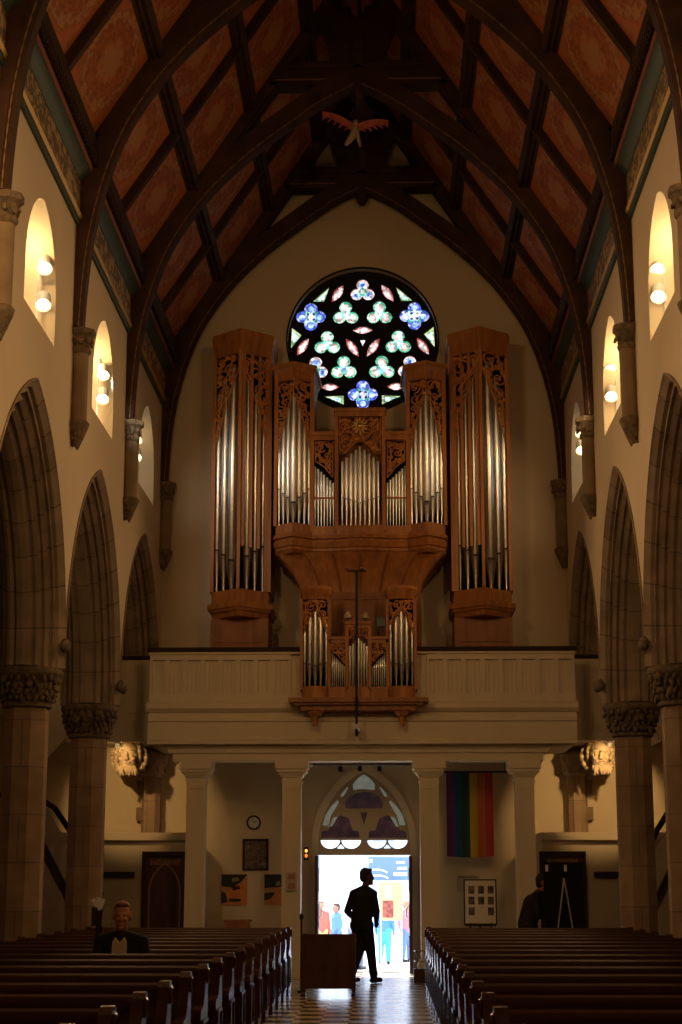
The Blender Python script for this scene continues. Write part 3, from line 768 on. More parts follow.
# low vestibules at the aisle ends, with their doors
for s in (-1, 1):
    a, b = sorted((s * 3.22, s * 8.45))
    mb = MB(); mb.box(a, b, 31.25, 31.35, 0, 2.42)
    mb.box(a, b, 31.2, YE - .01, 2.42, 2.5); mb.box(a, b, 31.17, 31.25, 2.36, 2.44)
    xx = s * 3.22; mb.box(min(xx, xx + s * .08), max(xx, xx + s * .08), 31.35, YE - .01, 0, 2.42)
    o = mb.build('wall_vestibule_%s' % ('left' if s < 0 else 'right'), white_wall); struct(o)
    x0, x1 = sorted((s * 3.24, s * 3.95))
    d = struct(MB().box(x0, x1, 31.18, 31.25, .02, 2.10).build('door_%d' % (2 if s < 0 else 3), doorwood))
    mb = MB(); mb.box(x0 - .06, x0, 31.14, 31.25, 0, 2.12); mb.box(x1, x1 + .06, 31.14, 31.25, 0, 2.12); mb.box(x0 - .06, x1 + .06, 31.12, 31.25, 2.08, 2.16); mb.build('door_frame', rail_dark, d)
    mb = MB(); cx = (x0 + x1) / 2
    mb.tube([(cx - .28, 31.17, .05)] + [(y, 31.17, z) for y, z in parch(cx, .28, 1.45, .5, 10)] + [(cx + .28, 31.17, .05)], .014, 6)
    mb.build('arched_bead', mat('worn_gilt_line', (.28, .17, .08), .5), d)
    mb = MB(); mb.box(x0 + .08, x1 - .08, 31.165, 31.18, 1.92, 2.02)
    mb.build('carved_head_panel', mat('carved_panel_wood', (.16, .07, .03), .5, noise=((25, 25, 25), .6)), d)
    t = thing('wall_rail', 'dark wooden rail fixed low on the vestibule wall, %s' % SIDE[s], 'rail', (s * 4.4, 31.2, 1.76), 'vestibule rails')
    a, b = sorted((s * 4.15, s * 4.75)); mb = MB(); mb.box(a, b, 31.16, 31.2, 1.7, 1.8); mb.build('board', rail_dark, t)
    mb = MB()
    for x in (a + .1, b - .1): mb.box(x - .02, x + .02, 31.2, 31.25, 1.72, 1.78)
    mb.build('bracket', iron, t)

# stairs up to the gallery, half hidden behind the columns
for s in (-1, 1):
    t = thing('gallery_stair', 'cream panelled stair climbing to the gallery behind the columns on the %s' % SIDE[s], 'staircase', (s * 5.3, 29.2, 0), 'gallery stairs')
    def SP(u, z, off=0.): return Vector((s * (5.37 - .29 * u + off), 29.0 + .8 * u, z))
    def slab(quads, nm, m, th=.08):
        mb = MB()
        for q in quads:
            a = [SP(u, z) for u, z in q]; b = [SP(u, z, th) for u, z in q]
            n = len(q); mb.poly(a); mb.poly(b)
            for i in range(n): mb.poly([a[i], a[(i + 1) % n], b[(i + 1) % n], b[i]])
        return mb.build(nm, m, t)
    slab([[(-2.2, 0), (2.3, 0), (2.3, .35), (-.6, 2.58), (-2.2, 2.58)]], 'stair_wall', white_wall)
    slab([[(-.75, 2.58), (-.4, 2.58), (2.4, .4), (2.3, .15)]], 'stair_string', rail_dark, .12)
    slab([[(-.5, 2.7), (2.3, .5), (2.3, 1.3), (-.1, 2.95), (-.5, 3.0)]], 'balustrade', white_wall, .05)
    mb = MB(); mb.tube([SP(-2.2, 3.0, -.02), SP(-.3, 3.0, -.02), SP(.3, 2.86, -.02), SP(.9, 2.5, -.02), SP(2.3, 1.4, -.02)], .05, 8); mb.build('handrail', rail_dark, t)
    slab([[(-1.2, 3.45), (0, 3.9), (1.4, 4.75), (1.4, 5.5), (0, 4.85), (-1.2, 4.4)]], 'upper_balustrade', white, .06)
    slab([[(-1.2, 3.25), (0, 3.7), (1.4, 4.5), (1.4, 4.75), (0, 3.9), (-1.2, 3.45)]], 'upper_string', white, .14)
    mb = MB()
    for i in range(8):
        u = .0 + i * .29; z = 2.4 - i * .28; a, b = SP(u, z - .2, .1), SP(u + .29, z, .9)
        mb.box(min(a.x, b.x), max(a.x, b.x), a.y, b.y, max(0, z - .28), z)
    mb.build('step', rail_dark, t)
    slab([[(-2.6, 2.58), (-.5, 2.58), (-.5, 2.70), (-2.6, 2.70)]], 'landing', white_wall, 1.2)

# ------------------------------------------------------------------ organ
def pipe(par, x, y, z0, foot, top, r, m=None):
    """a flue pipe: conical foot, mouth, cylindrical body"""
    mb = MB(); n = 14
    mb.lathe([(r * .28, z0), (r * .95, z0 + foot), (r, z0 + foot + .01), (r, top), (r * .93, top + .002)], (x, y, 0), n, cap=True)
    zm = z0 + foot
    mb.lathe([(r * 1.02, zm + .01), (r * 1.02, zm + r * .55)], (x, y, 0), 6, 1, a0=-PI / 2 - .55, a1=-PI / 2 + .55, cap=False)
    mb.lathe([(r * 1.05, zm - r * .25), (r * 1.10, zm - r * .1), (r * 1.03, zm)], (x, y, 0), 6, 0, a0=-PI / 2 - .6, a1=-PI / 2 + .6, cap=False)
    return mb.build('pipe', [pipe_tin, pipe_mouth], par, smooth=35)

def scroll(mb, P, cx, cz, r, turns, a0, th, dirn=1):
    pts = []
    N = int(14 * turns)
    for i in range(N + 1):
        t = i / N; a = a0 + dirn * 2 * PI * turns * t; rr = r * (1 - .8 * t)
        pts.append(P(cx + rr * math.cos(a), cz + rr * math.sin(a)))
    mb.tube(pts, [th * (1 - .35 * i / N) for i in range(N + 1)], 5)
    mb.ball(pts[-1], th * 1.5, 4)
def fits(poly, x, z, r):
    """distance of (x, z) from every edge of a convex-ish polygon is at least r and inside"""
    ins = False; n = len(poly); dmin = 9
    for i in range(n):
        x1, z1 = poly[i]; x2, z2 = poly[(i + 1) % n]
        if (z1 > z) != (z2 > z) and x < (x2 - x1) * (z - z1) / (z2 - z1) + x1: ins = not ins
        dx, dz = x2 - x1, z2 - z1; t = max(0, min(1, ((x - x1) * dx + (z - z1) * dz) / (dx * dx + dz * dz + 1e-9)))
        dmin = min(dmin, math.hypot(x - x1 - t * dx, z - z1 - t * dz))
    return ins and dmin >= r
def pierced(par, poly, P, th, rmax, seed, nm='carved_pipe_shade'):
    """carved pierced scrollwork filling a polygon in the (u, z) plane of P(u, z)"""
    rnd = random.Random(seed); mb = MB(); placed = []
    us = [p[0] for p in poly]; zs = [p[1] for p in poly]
    for r, tries in ((rmax, 250), (rmax * .72, 300), (rmax * .5, 400), (rmax * .34, 500), (rmax * .24, 500)):
        for _ in range(tries):
            u, z = rnd.uniform(min(us), max(us)), rnd.uniform(min(zs), max(zs))
            if fits(poly, u, z, r * .92) and all(math.hypot(u - a, z - b) > (r + c) * .93 for a, b, c in placed): placed.append((u, z, r))
    for i, (u, z, r) in enumerate(placed):
        a0 = rnd.uniform(0, 2 * PI); scroll(mb, P, u, z, r, 1.25, a0, th, 1 if i % 2 else -1)
        near = sorted((math.hypot(u - a, z - b), a, b) for a, b, c in placed if (a, b) != (u, z))[:2]
        for d_, a, b in near: mb.tube([P(u, z), P((u + a) / 2 + rnd.uniform(-.2, .2) * r, (z + b) / 2 + rnd.uniform(-.2, .2) * r), P(a, b)], th * .8, 5)
    n = len(poly); mb.tube([P(*q) for q in poly], th * .8, 5, closed=True)
    return mb.build(nm, carve_oak, par, smooth=60)

def vplan(xc, hw, yb, yf):
    """V-shaped tower front: returns P(u in -1..1, z) on the front and depth function"""
    def P(u, z, off=0.): return Vector((xc + u * hw, yf + (yb - yf) * abs(u) + off, z))
    return P
def vband(mb, P, xc, hw, yback, z0, z1, e0=0., e1=0., m=0):
    """solid with a V plan between two heights; e: extra overhang at bottom / top"""
    rows = []
    for z, e in ((z0, e0), (z1, e1)):
        k = 1 + e / hw
        pts = [P(-1, z), P(0, z), P(1, z)]
        pts = [Vector((xc + (p.x - xc) * k, p.y - e, z)) for p in pts]
        pts += [Vector((xc + hw * k, yback, z)), Vector((xc - hw * k, yback, z))]
        rows.append(pts)
    mb.grid(rows, m, cu=True); mb.poly(rows[0], m); mb.poly(rows[1], m)

# pedal towers against the end wall
def pedal_tower(s, label):
    xc = -2.285 if s < 0 else 2.235; hw = .535; yb, yf, yw = 31.05, 30.55, YE - .04
    t = thing('pedal_tower', label, 'organ tower', (xc, 31.2, 4.7), 'organ pedal towers')
    P = vplan(xc, hw, yb, yf)
    mb = MB()
    for sx in (-1, 1): mb.box(xc + sx * hw - .035, xc + sx * hw + .035, yb - .05, yw, 6.9, 11.55)
    mb.box(xc - hw, xc + hw, yw - .04, yw, 4.7, 11.6)
    mb.build('side_panel', oak, t)
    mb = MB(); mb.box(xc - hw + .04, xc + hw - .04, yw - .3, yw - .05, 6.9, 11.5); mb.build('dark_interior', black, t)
    mb = MB(); a = P(0, 0); mb.box(xc - .03, xc + .03, yf - .02, yf + .05, 6.9, 11.5); mb.build('arris_post', oak, t)
    mb = MB(); vband(mb, P, xc, hw, yw, 11.45, 11.56, .02, .02); vband(mb, P, xc, hw, yw, 11.56, 11.72, .02, .04); vband(mb, P, xc, hw, yw, 11.72, 11.84, .05, .07); vband(mb, P, xc, hw, yw, 11.84, 11.90, .05, .05)
    mb.build('cornice', oak, t)
    mb = MB(); vband(mb, P, xc, hw, yw, 6.66, 6.90, .0, .0); vband(mb, P, xc, hw, yw, 6.56, 6.66, .07, .07); vband(mb, P, xc, hw, yw, 6.50, 6.56, .03, .05); vband(mb, P, xc, hw - .02, yw, 6.40, 6.50, -.03, .0)
    mb.build('impost', oak, t)
    mb = MB(); mb.box(xc - hw + .0, xc + hw - .0, 31.0, yw - .04, 4.7, 6.4)
    for sx in (-1, 1): mb.box(xc + sx * (hw - .04) - .04, xc + sx * (hw - .04) + .04, 30.97, 31.0, 4.7, 6.36)
    mb.box(xc - hw + .08, xc + hw - .08, 30.975, 31.0, 5.95, 6.05)
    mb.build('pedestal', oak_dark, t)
    outer = -1 if s < 0 else 1                          # towards the side wall
    # big pipes: three on the outer face, one on the arris, wooden bars on the inner face
    for u, r, foot, top in ((.84, .075, .78, 10.75), (.58, .085, .66, 11.0), (.28, .105, .52, 11.25)):
        p = P(outer * u, 0); pipe(t, p.x, p.y + .14, 6.9, foot, top, r)
    for u, r, foot, top in ((.24, .085, .62, 11.1), (.50, .075, .74, 10.9), (.76, .07, .86, 10.7)):
        p = P(-outer * u, 0); pipe(t, p.x, p.y + .24, 6.9, foot, top, r)
    for u in (.12, .38, .64, .88):
        p = P(-outer * u, 0); mb = MB(); mb.box(p.x - .030, p.x + .030, p.y - .01, p.y + .05, 7.7 if u < .8 else 6.9, 11.5); mb.build('front_bar', oak, t)
    for sx in (-1, 1):
        Q = lambda u, z, sx=sx: P(sx * u, z, -.01)
        pl = [(.06, 11.44), (.95, 11.44), (.95, 9.75), (.82, 9.9), (.55, 10.5), (.2, 10.95), (.06, 11.1)]
        sc_ = lambda u, z: Q(u / hw, z)
        pierced(t, [(u * hw, z) for u, z in pl], sc_, .022, .15, 11 + sx + s * 3)
    return t
pedal_tower(-1, 'tall oak organ pipe tower standing on the clock side of the gallery')
pedal_tower(1, 'tall oak organ pipe tower standing on the rainbow flag side of the gallery')

# main case
mc = thing('main_organ_case', 'wide oak organ case with two pipe towers below the rose window', 'organ case', (-.03, 31.2, 4.7))
MX = -.03; MY = 30.6; MYW = 31.75
def flat_or_v(xc, hw, yf, z0, z1):
    return vplan(xc, hw, MY, yf)
for s in (-1, 1):
    xc = MX + s * 1.235; hw = .335; P = vplan(xc, hw, MY, MY - .3)
    mb = MB()
    for sx in (-1, 1): mb.box(xc + sx * (hw + .01) - .03, xc + sx * (hw + .01) + .03, MY - .04, MYW, 8.06, 11.0)
    mb.build('tower_side', oak, mc)
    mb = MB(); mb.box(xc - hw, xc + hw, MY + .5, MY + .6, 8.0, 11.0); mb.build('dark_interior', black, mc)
    mb = MB(); vband(mb, P, xc, hw + .04, MYW, 10.84, 10.96, .0, .02); vband(mb, P, xc, hw + .04, MYW, 10.96, 11.06, .02, .07); vband(mb, P, xc, hw + .04, MYW, 11.06, 11.14, .09, .10); mb.build('tower_cornice', oak, mc)
    mb = MB(); vband(mb, P, xc, hw + .03, MYW, 7.84, 8.08, .0, .0); mb.build('tower_plinth', oak, mc)
    pz = [(0, .08, .30, 10.55), (.30, .07, .42, 10.3), (-.30, .07, .42, 10.3), (.58, .062, .52, 10.05), (-.58, .062, .52, 10.05), (.83, .055, .62, 9.8), (-.83, .055, .62, 9.8)]
    for u, r, foot, top in pz:
        p = P(u, 0); pipe(mc, p.x, p.y + .10, 8.08, foot + .05, top, r)
    for sx in (-1, 1):
        pl = [(.0, 10.82), (.92, 10.82), (.92, 9.45), (.8, 9.65), (.5, 10.1), (.22, 10.4), (.0, 10.52)]
        pierced(mc, [(u * hw, z) for u, z in pl], lambda u, z, sx=sx: P(sx * u / hw, z, -.01), .018, .11, 31 + sx + s * 3)
# central and intermediate fields
def field(x0, x1, ztop, y):
    mb = MB()
    for x in (x0, x1): mb.box(x - .035, x + .035, y - .03, MYW, 7.95, ztop)
    mb.box(x0, x1, y - .05, y + .25, ztop - .12, ztop); mb.box(x0 - .05, x1 + .05, y - .08, y + .3, ztop - .03, ztop + .04)
    mb.box(x0, x1, y - .02, y + .1, 7.8, 8.06)
    mb.box(x0, x1, y + .4, y + .45, 7.9, ztop)
    return mb.build('case_frame', [oak], mc)
field(MX - .44, MX + .44, 10.26, MY - .06)
field(MX - .90, MX - .44, 9.82, MY); field(MX + .44, MX + .90, 9.82, MY)
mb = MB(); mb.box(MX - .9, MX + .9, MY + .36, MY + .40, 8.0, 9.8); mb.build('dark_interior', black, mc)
for i in range(9):
    u = (i - 4) / 4.0; x = MX + u * .34
    pipe(mc, x, MY - .0 + .06 * abs(u), 8.06, .42 + .12 * abs(u), 9.58 - .28 * abs(u), .042)
for s in (-1, 1):
    for i in range(7):
        x = MX + s * (.50 + .34 * i / 6 + .0); pipe(mc, x, MY + .08, 8.06, .55, 8.9 + .32 * i / 6, .026)
    mb = MB(); a, b = sorted((MX + s * .47, MX + s * .88)); mb.box(a, b, MY + .03, MY + .05, 8.59, 8.62); mb.build('pipe_rail', oak, mc)
    pl = [(.05, 9.68), (.37, 9.68), (.37, 9.30), (.2, 9.18), (.05, 8.98)]
    pierced(mc, pl, lambda u, z, s=s: Vector((MX + s * (.46 + u), MY - .02, z)), .016, .09, 51 + s)
    pl = [(0, 10.12), (.38, 10.12), (.38, 9.42), (.28, 9.44), (.12, 9.62), (0, 9.68)]
    pierced(mc, pl, lambda u, z, s=s: Vector((MX + s * u, MY - .08, z)), .016, .085, 61 + s)
mb = MB()
for i in range(12):
    a = 2 * PI * i / 12; mb.beam((MX, MY - .12, 9.95), (MX + .15 * math.cos(a), MY - .12, 9.95 + .15 * math.sin(a)), .02, .02, (0, 1, 0))
mb.ball((MX, MY - .12, 9.95), .06, 8); mb.build('gilt_star', mat('gilding', (.75, .48, .14), .35, .7), mc)
# impost with rounded centre, corbelled lower body
def impost(z0, z1, e0, e1, nm=None):
    rows = []
    for z, e in ((z0, e0), (z1, e1)):
        front = [(-1.58 - .4 * e, MY + .05), (-1.55 - .4 * e, MY - .02 - e), (-1.235, MY - .34 - e), (-.88, MY - .04 - e), (-.5, MY - .06 - e), (-.25, MY - .14 - e), (0, MY - .18 - e), (.25, MY - .14 - e), (.5, MY - .06 - e), (.88, MY - .04 - e), (1.235, MY - .34 - e), (1.55 + .4 * e, MY - .02 - e), (1.58 + .4 * e, MY + .05)]
        rows.append([Vector((MX + x, y, z)) for x, y in front] + [Vector((MX + 1.58 + .4 * e, MYW, z)), Vector((MX - 1.58 - .4 * e, MYW, z))])
    return rows
mb = MB()
for z0, z1, e0, e1 in ((7.86, 7.90, .03, .03), (7.80, 7.86, .09, .11), (7.74, 7.80, .02, .03), (7.64, 7.74, .04, .09), (7.58, 7.64, .0, .0), (7.52, 7.58, -.04, .03)):
    r_ = impost(z0, z1, e0, e1); mb.grid(r_, 0, cu=True); mb.poly(r_[0]); mb.poly(r_[1])
mb.build('impost', oak, mc)
rows = []
for t_ in [i / 8 for i in range(9)]:
    z = 7.54 - .72 * t_; k = (1 - math.cos(t_ * PI / 2)); hx = 1.56 - .44 * math.sin(t_ * PI / 2); yf = MY - .14 + .30 * math.sin(t_ * PI / 2)
    rows.append([Vector((MX - hx, MYW, z)), Vector((MX - hx, yf + .05, z)), Vector((MX - hx * .6, yf, z)), Vector((MX, yf - .04, z)), Vector((MX + hx * .6, yf, z)), Vector((MX + hx, yf + .05, z)), Vector((MX + hx, MYW, z))])
mb = MB(); mb.grid(rows, 0, cu=True); mb.build('corbelled_base', oak, mc, smooth=30)
mb = MB()
for u in (-.98, -.66, -.33, 0, .33, .66, .98):
    pts = []
    for t_ in [i / 8 for i in range(9)]:
        hx = 1.56 - .44 * math.sin(t_ * PI / 2); yf = MY - .14 + .30 * math.sin(t_ * PI / 2); au = abs(u)
        yy = yf - .04 + .04 * min(1, au / .6) if au <= .6 else yf + .05 * (au - .6) / .4
        pts.append((MX + hx * u, yy - .005, 7.53 - .72 * t_))
    mb.tube(pts, .022, 6)
mb.build('trim_batten', oak_dark, mc)
mb = MB(); mb.box(MX - 1.12, MX + 1.12, MY + .14, MYW, 4.7, 6.84)
for i in range(7):
    x = MX - 1.08 + i * .36; mb.box(x - .035, x + .035, MY + .11, MY + .14, 4.7, 6.84)
mb.box(MX - 1.12, MX + 1.12, MY + .104, MY + .138, 6.7, 6.84)
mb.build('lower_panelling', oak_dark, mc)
# organ back (positive) on the gallery front
rp_ = thing('positive_organ_case', 'small oak organ case with two pipe towers hung on the gallery front', 'organ case', (-.05, 29.5, 4.3))
RX, RY, RYW = -.05, 29.46, 29.98
for s in (-1, 1):
    xc = RX + s * .755; hw = .235
    def P(u, z, off=0., xc=xc, hw=hw): return Vector((xc + u * hw, RY - .18 * math.cos(u * PI / 2) + off, z))
    def rband(mb, z0, z1, e0, e1, k=1.0):
        rows = []
        for z, e in ((z0, e0), (z1, e1)):
            pts = [Vector((xc + (hw + e) * k * math.sin(a), RY + .02 - (.2 + e) * math.cos(a), z)) for a in [R(-90 + 18 * i) for i in range(11)]]
            rows.append(pts + [Vector((xc + hw + e, RYW, z)), Vector((xc - hw - e, RYW, z))])
        mb.grid(rows, 0, cu=True); mb.poly(rows[0]); mb.poly(rows[1])
    mb = MB(); rband(mb, 6.48, 6.56, .0, .02); rband(mb, 6.56, 6.66, .03, .06); rband(mb, 6.66, 6.71, .05, .05); mb.build('tower_cornice', oak, rp_, smooth=30)
    mb = MB(); rband(mb, 4.72, 4.95, .0, .0); mb.build('tower_plinth', oak, rp_, smooth=30)
    mb = MB()
    for sx in (-1, 1): mb.box(xc + sx * (hw + .01) - .025, xc + sx * (hw + .01) + .025, RY - .03, RYW, 4.9, 6.5)
    mb.build('tower_side', oak, rp_)
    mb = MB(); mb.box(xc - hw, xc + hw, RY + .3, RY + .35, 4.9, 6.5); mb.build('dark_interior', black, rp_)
    for i in range(5):
        u = (i - 2) / 2.0; p = P(u * .8, 0); pipe(rp_, p.x, p.y + .08, 4.95, .34 + .06 * abs(u), 6.26 - .18 * abs(u), .051 - .006 * abs(u))
    pl = [(-.93, 6.47), (.93, 6.47), (.93, 5.85), (.7, 5.98), (.3, 6.2), (0, 6.3), (-.3, 6.2), (-.7, 5.98), (-.93, 5.85)]
    pierced(rp_, [(u * hw, z) for u, z in pl], lambda u, z: P(u / hw, z, -.015), .014, .085, 81 + s)
    mb = MB(); mb.lathe([(.02, 4.26), (.05, 4.28), (.035, 4.33), (.06, 4.37), (.05, 4.42), (.11, 4.46), (.14, 4.52)], (xc, RY - .02, 0), 12); mb.build('pendant', oak, rp_, smooth=50)
def rfield(x0, x1, ztop, y):
    mb = MB()
    for x in (x0, x1): mb.box(x - .025, x + .025, y - .02, RYW, 4.9, ztop)
    mb.box(x0, x1, y - .03, y + .2, ztop - .08, ztop); mb.box(x0 - .03, x1 + .03, y - .06, y + .25, ztop - .02, ztop + .03)
    mb.box(x0, x1, y + .26, y + .3, 4.9, ztop); mb.box(x0, x1, y - .02, y + .1, 4.72, 4.95)
    mb.build('case_frame', oak, rp_)
rfield(RX - .20, RX + .20, 6.06, RY - .05); rfield(RX - .52, RX - .20, 5.80, RY); rfield(RX + .20, RX + .52, 5.80, RY)
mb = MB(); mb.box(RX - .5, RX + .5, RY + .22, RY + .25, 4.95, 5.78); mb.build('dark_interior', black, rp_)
for i in range(7):
    u = (i - 3) / 3.0; pipe(rp_, RX + u * .15, RY, 4.95, .3 + .04 * abs(u), 5.80 - .14 * abs(u), .024)
for s in (-1, 1):
    for i in range(8): pipe(rp_, RX + s * (.245 + .25 * i / 7), RY + .06, 4.95, .32, 5.32 + .26 * i / 7, .0165)
    pierced(rp_, [(.02, 5.72), (.29, 5.72), (.29, 5.64), (.15, 5.50), (.02, 5.34)], lambda u, z, s=s: Vector((RX + s * (.21 + u), RY - .02, z)), .010, .055, 91 + s)
pierced(rp_, [(-.17, 5.98), (.17, 5.98), (.17, 5.72), (.08, 5.84), (-.08, 5.84), (-.17, 5.72)], lambda u, z: Vector((RX + u, RY - .07, z)), .010, .055, 95)
mb = MB()
for z0, z1, hx, yf in ((4.66, 4.735, 1.21, RY - .30), (4.62, 4.66, 1.12, RY - .24), (4.53, 4.62, 1.0, RY - .15)):
    mb.box(RX - hx, RX + hx, yf, RYW, z0, z1)
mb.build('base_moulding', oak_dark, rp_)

# small things on the positive case
for (x, lb) in ((-.24, 'small pale shaded reading lamp on top of the positive case, clock side'), (.07, 'small warm shaded reading lamp on top of the positive case, beside the monitor')):
    t = thing('reading_lamp', lb, 'lamp', (x, 29.55, 6.09), 'reading lamps on the organ')
    mb = MB(); mb.lathe([(.05, 6.09), (.05, 6.105), (.012, 6.12), (.01, 6.2)], (x, 29.55, 0), 10); mb.build('stem', iron, t)
    mb = MB(); mb.lathe([(.085, 6.17), (.06, 6.23), (.03, 6.28), (.012, 6.29)], (x, 29.55, 0), 12); mb.build('lamp_shade', mat('lamp_shade_%d' % (x > 0), (.65, .55, .38), .4, .3), t, smooth=40)
t = thing('video_monitor', 'small square monitor on the positive case beside a pipe tower', 'monitor', (.35, 29.6, 5.84))
mb = MB(); mb.box(.26, .44, 29.57, 29.63, 6.02, 6.2); mb.build('housing', iron, t)
mb = MB(); mb.box(.275, .425, 29.56, 29.571, 6.035, 6.185); mb.build('screen', mat('grey_screen', (.16, .17, .18), .15), t)
mb = MB(); mb.box(.33, .37, 29.59, 29.62, 5.84, 6.03); mb.box(.28, .42, 29.56, 29.66, 5.84, 5.86); mb.build('stand', iron, t)

# microphone pole
t = thing('microphone_pole', 'tall thin black microphone pole clamped to the gallery fascia before the organ', 'microphone pole', (-.08, 29.05, 4.05))
mb = MB(); mb.tube([(-.08, 29.05, 4.06), (-.07, 29.05, 6.93)], .022, 8); mb.build('pole', iron, t)
mb = MB(); mb.tube([(-.24, 29.05, 6.93), (.10, 29.05, 6.93)], .014, 6); mb.build('crossbar', iron, t)
for x in (-.2, .06):
    mb = MB(); mb.capsule((x - .03, 29.06, 6.97), (x - .03, 28.9, 6.95), .024, .03, 8); mb.build('microphone', mat('microphone_grey', (.10, .095, .09), .4, .4), t, smooth=60)
mb = MB(); mb.box(-.13, -.03, 29.0, GY - .02, 4.18, 4.26); mb.build('clamp', lampgrey, t)

# ------------------------------------------------------------------ carved heads with their spotlights
def carved_head(s, label):
    x, y, z = s * 4.31, 31.15, 3.86
    t = thing('carved_head', label, 'sculpture', (x, y, z), 'carved stone heads')
    mb = MB()
    M = Matrix.Rotation(R(90), 3, 'X')
    rows = []
    for r_, d in ((.33, .16), (.34, .08), (.31, .05), (.29, .09), (.05, .10)):
        rows.append([Vector((x + r_ * math.cos(a), y + d, z + r_ * math.sin(a))) for a in [2 * PI * i / 28 for i in range(28)]])
    mb.grid(rows, 0, cu=True); mb.poly(rows[0]); mb.poly(rows[-1])
    for i in range(16):
        a = 2 * PI * i / 16; mb.ball((x + .31 * math.cos(a), y + .06, z + .31 * math.sin(a)), (.045, .04, .045), 4)
    mb.box(min(x + s * .03, x + s * .25), max(x + s * .03, x + s * .25), y + .14, YE - .01, z - .2, z + .1)
    mb.build('roundel', head_stone, t, smooth=50)
    h = MB()
    h.ball((x, y - .06, z + .06), (.20, .20, .25), 12)                    # skull
    h.ball((x, y - .11, z - .10), (.155, .155, .19), 10)                    # jaw
    h.ball((x, y - .275, z + .0), (.036, .05, .08), 6); h.ball((x, y - .295, z - .045), (.055, .045, .036), 6)   # nose
    for sx in (-1, 1):
        h.ball((x + sx * .08, y - .235, z + .085), (.075, .04, .03), 6)  # brow
        h.ball((x + sx * .10, y - .215, z - .035), (.062, .06, .055), 6)      # cheek
        h.ball((x + sx * .075, y - .228, z + .045), (.032, .024, .018), 6)    # eye
        h.ball((x + sx * .205, y - .03, z + .0), (.04, .05, .09), 6)       # ear
    h.ball((x, y - .255, z - .125), (.085, .04, .024), 6); h.ball((x, y - .25, z - .175), (.055, .03, .018), 6)
    ho = h.build('face', head_stone, t, smooth=70)
    rm = ho.modifiers.new('merge', 'REMESH'); rm.mode = 'VOXEL'; rm.voxel_size = .012; rm.use_smooth_shade = True
    b = MB(); rnd = random.Random(3)
    for i in range(22):
        a = rnd.uniform(-1.2, 1.2); p0 = Vector((x + .165 * math.sin(a), y - .15 - .09 * math.cos(a), z - .18)); p1 = p0 + Vector((rnd.uniform(-.05, .05), .02, -rnd.uniform(.08, .18)))
        b.tube([p0, p0.lerp(p1, .5) + Vector((rnd.uniform(-.02, .02), -.02, 0)), p1], [.03, .032, .01], 6)
    b.build('beard', head_stone, t, smooth=60)
    hr = MB()
    for i in range(26):
        a = PI * (i / 25) ; p0 = Vector((x + .20 * math.cos(a), y - .03, z + .08 + .22 * math.sin(a)))
        hr.ball(p0 + Vector((rnd.uniform(-.02, .02), rnd.uniform(-.06, .03), 0)), (.05, .05, .05), 5)
    hr.build('hair', head_stone, t, smooth=60)
    lx = x + s * .14
    l = thing('head_spotlight', 'small lit spotlight fixed above the carved head on the %s' % SIDE[s], 'spotlight', (lx, 30.75, 4.0), 'carved head spotlights')
    mb = MB(); mb.tube([(lx, 30.75, 4.05), (lx, 30.78, 4.12)], .015, 6); mb.build('bracket', iron, l)
    d = Vector((0, .75, -.66)).normalized(); p = Vector((lx, 30.80, 4.06))
    mb = MB(); mb.tube([Vector((lx, 30.70, 4.10)), Vector((lx, 30.72, 4.09)), p], [.03, .055, .06], 12); mb.build('housing', lampgrey, l, smooth=40)
    mb = MB(); mb.tube([p, p + d * .006], .05, 12); mb.build('lens', lens_e, l)
    ld = bpy.data.lights.new('head_spot', 'SPOT'); ld.energy = 145 if s > 0 else 95; ld.color = (1, .62, .25); ld.spot_size = R(66); ld.spot_blend = .4; ld.shadow_soft_size = .03
    lo = bpy.data.objects.new('head_spot_light', ld); COL.objects.link(lo); lo.location = (s * 4.60, 29.75, 3.90)
    lo.rotation_euler = Vector((-s * .24, 1.8, -.70)).to_track_quat('-Z', 'Y').to_euler()
carved_head(-1, 'bearded carved stone head in a roundel, lit from above beside the vestibule door')
carved_head(1, 'bearded carved stone head in a roundel, lit from above over the easel')

# ------------------------------------------------------------------ red winged carving hanging from the truss
t = thing('winged_carving', 'carved winged figure with red wings hanging under the roof truss', 'carving', (-.05, CK[1] - .1, 14.35))
y = CK[1] - .1
mb = MB(); mb.tube([(-.05, y, 15.25), (-.05, y, 14.5)], .012, 6); mb.build('hanging_rod', iron, t)
wing_m = mat('red_wing_paint', (.42, .09, .05), .5, noise=((9, 9, 9), .3))
for sx, dz in ((-1, .30), (1, .12)):
    mb = MB(); N = 8; rows = []
    for i in range(N + 1):
        q = i / N; x = -.05 + sx * .58 * q; zc = 14.43 + dz * q + .04 * math.sin(PI * q); c = .075 * (1 - q * .55)
        rows.append([Vector((x, y - .02 - .03 * math.sin(PI * q), zc + c)), Vector((x, y + .0, zc - c)), Vector((x, y + .05, zc - c * .8)), Vector((x, y + .05, zc + c * .9))])
    mb.grid(rows, 0, cu=True); mb.poly(rows[0]); mb.poly(rows[-1])
    for i in range(5):
        q = .2 + .17 * i; mb.tube([(-.05 + sx * .58 * q, y, 14.43 + dz * q), (-.05 + sx * (.58 * q + .07), y, 14.35 + dz * q)], [.03, .012], 5)
    mb.build('wing', wing_m, t, smooth=50)
pale_c = mat('pale_painted_figure', (.42, .30, .2), .6)
mb = MB(); mb.tube([(-.05, y, 14.47), (-.07, y, 14.36), (-.14, y + .02, 14.24), (-.22, y + .05, 14.15)], [.05, .07, .06, .03], 8)
mb.tube([(-.03, y, 14.40), (0, y + .02, 14.28), (.04, y + .05, 14.12)], [.05, .04, .02], 7)
mb.build('body', pale_c, t, smooth=60)
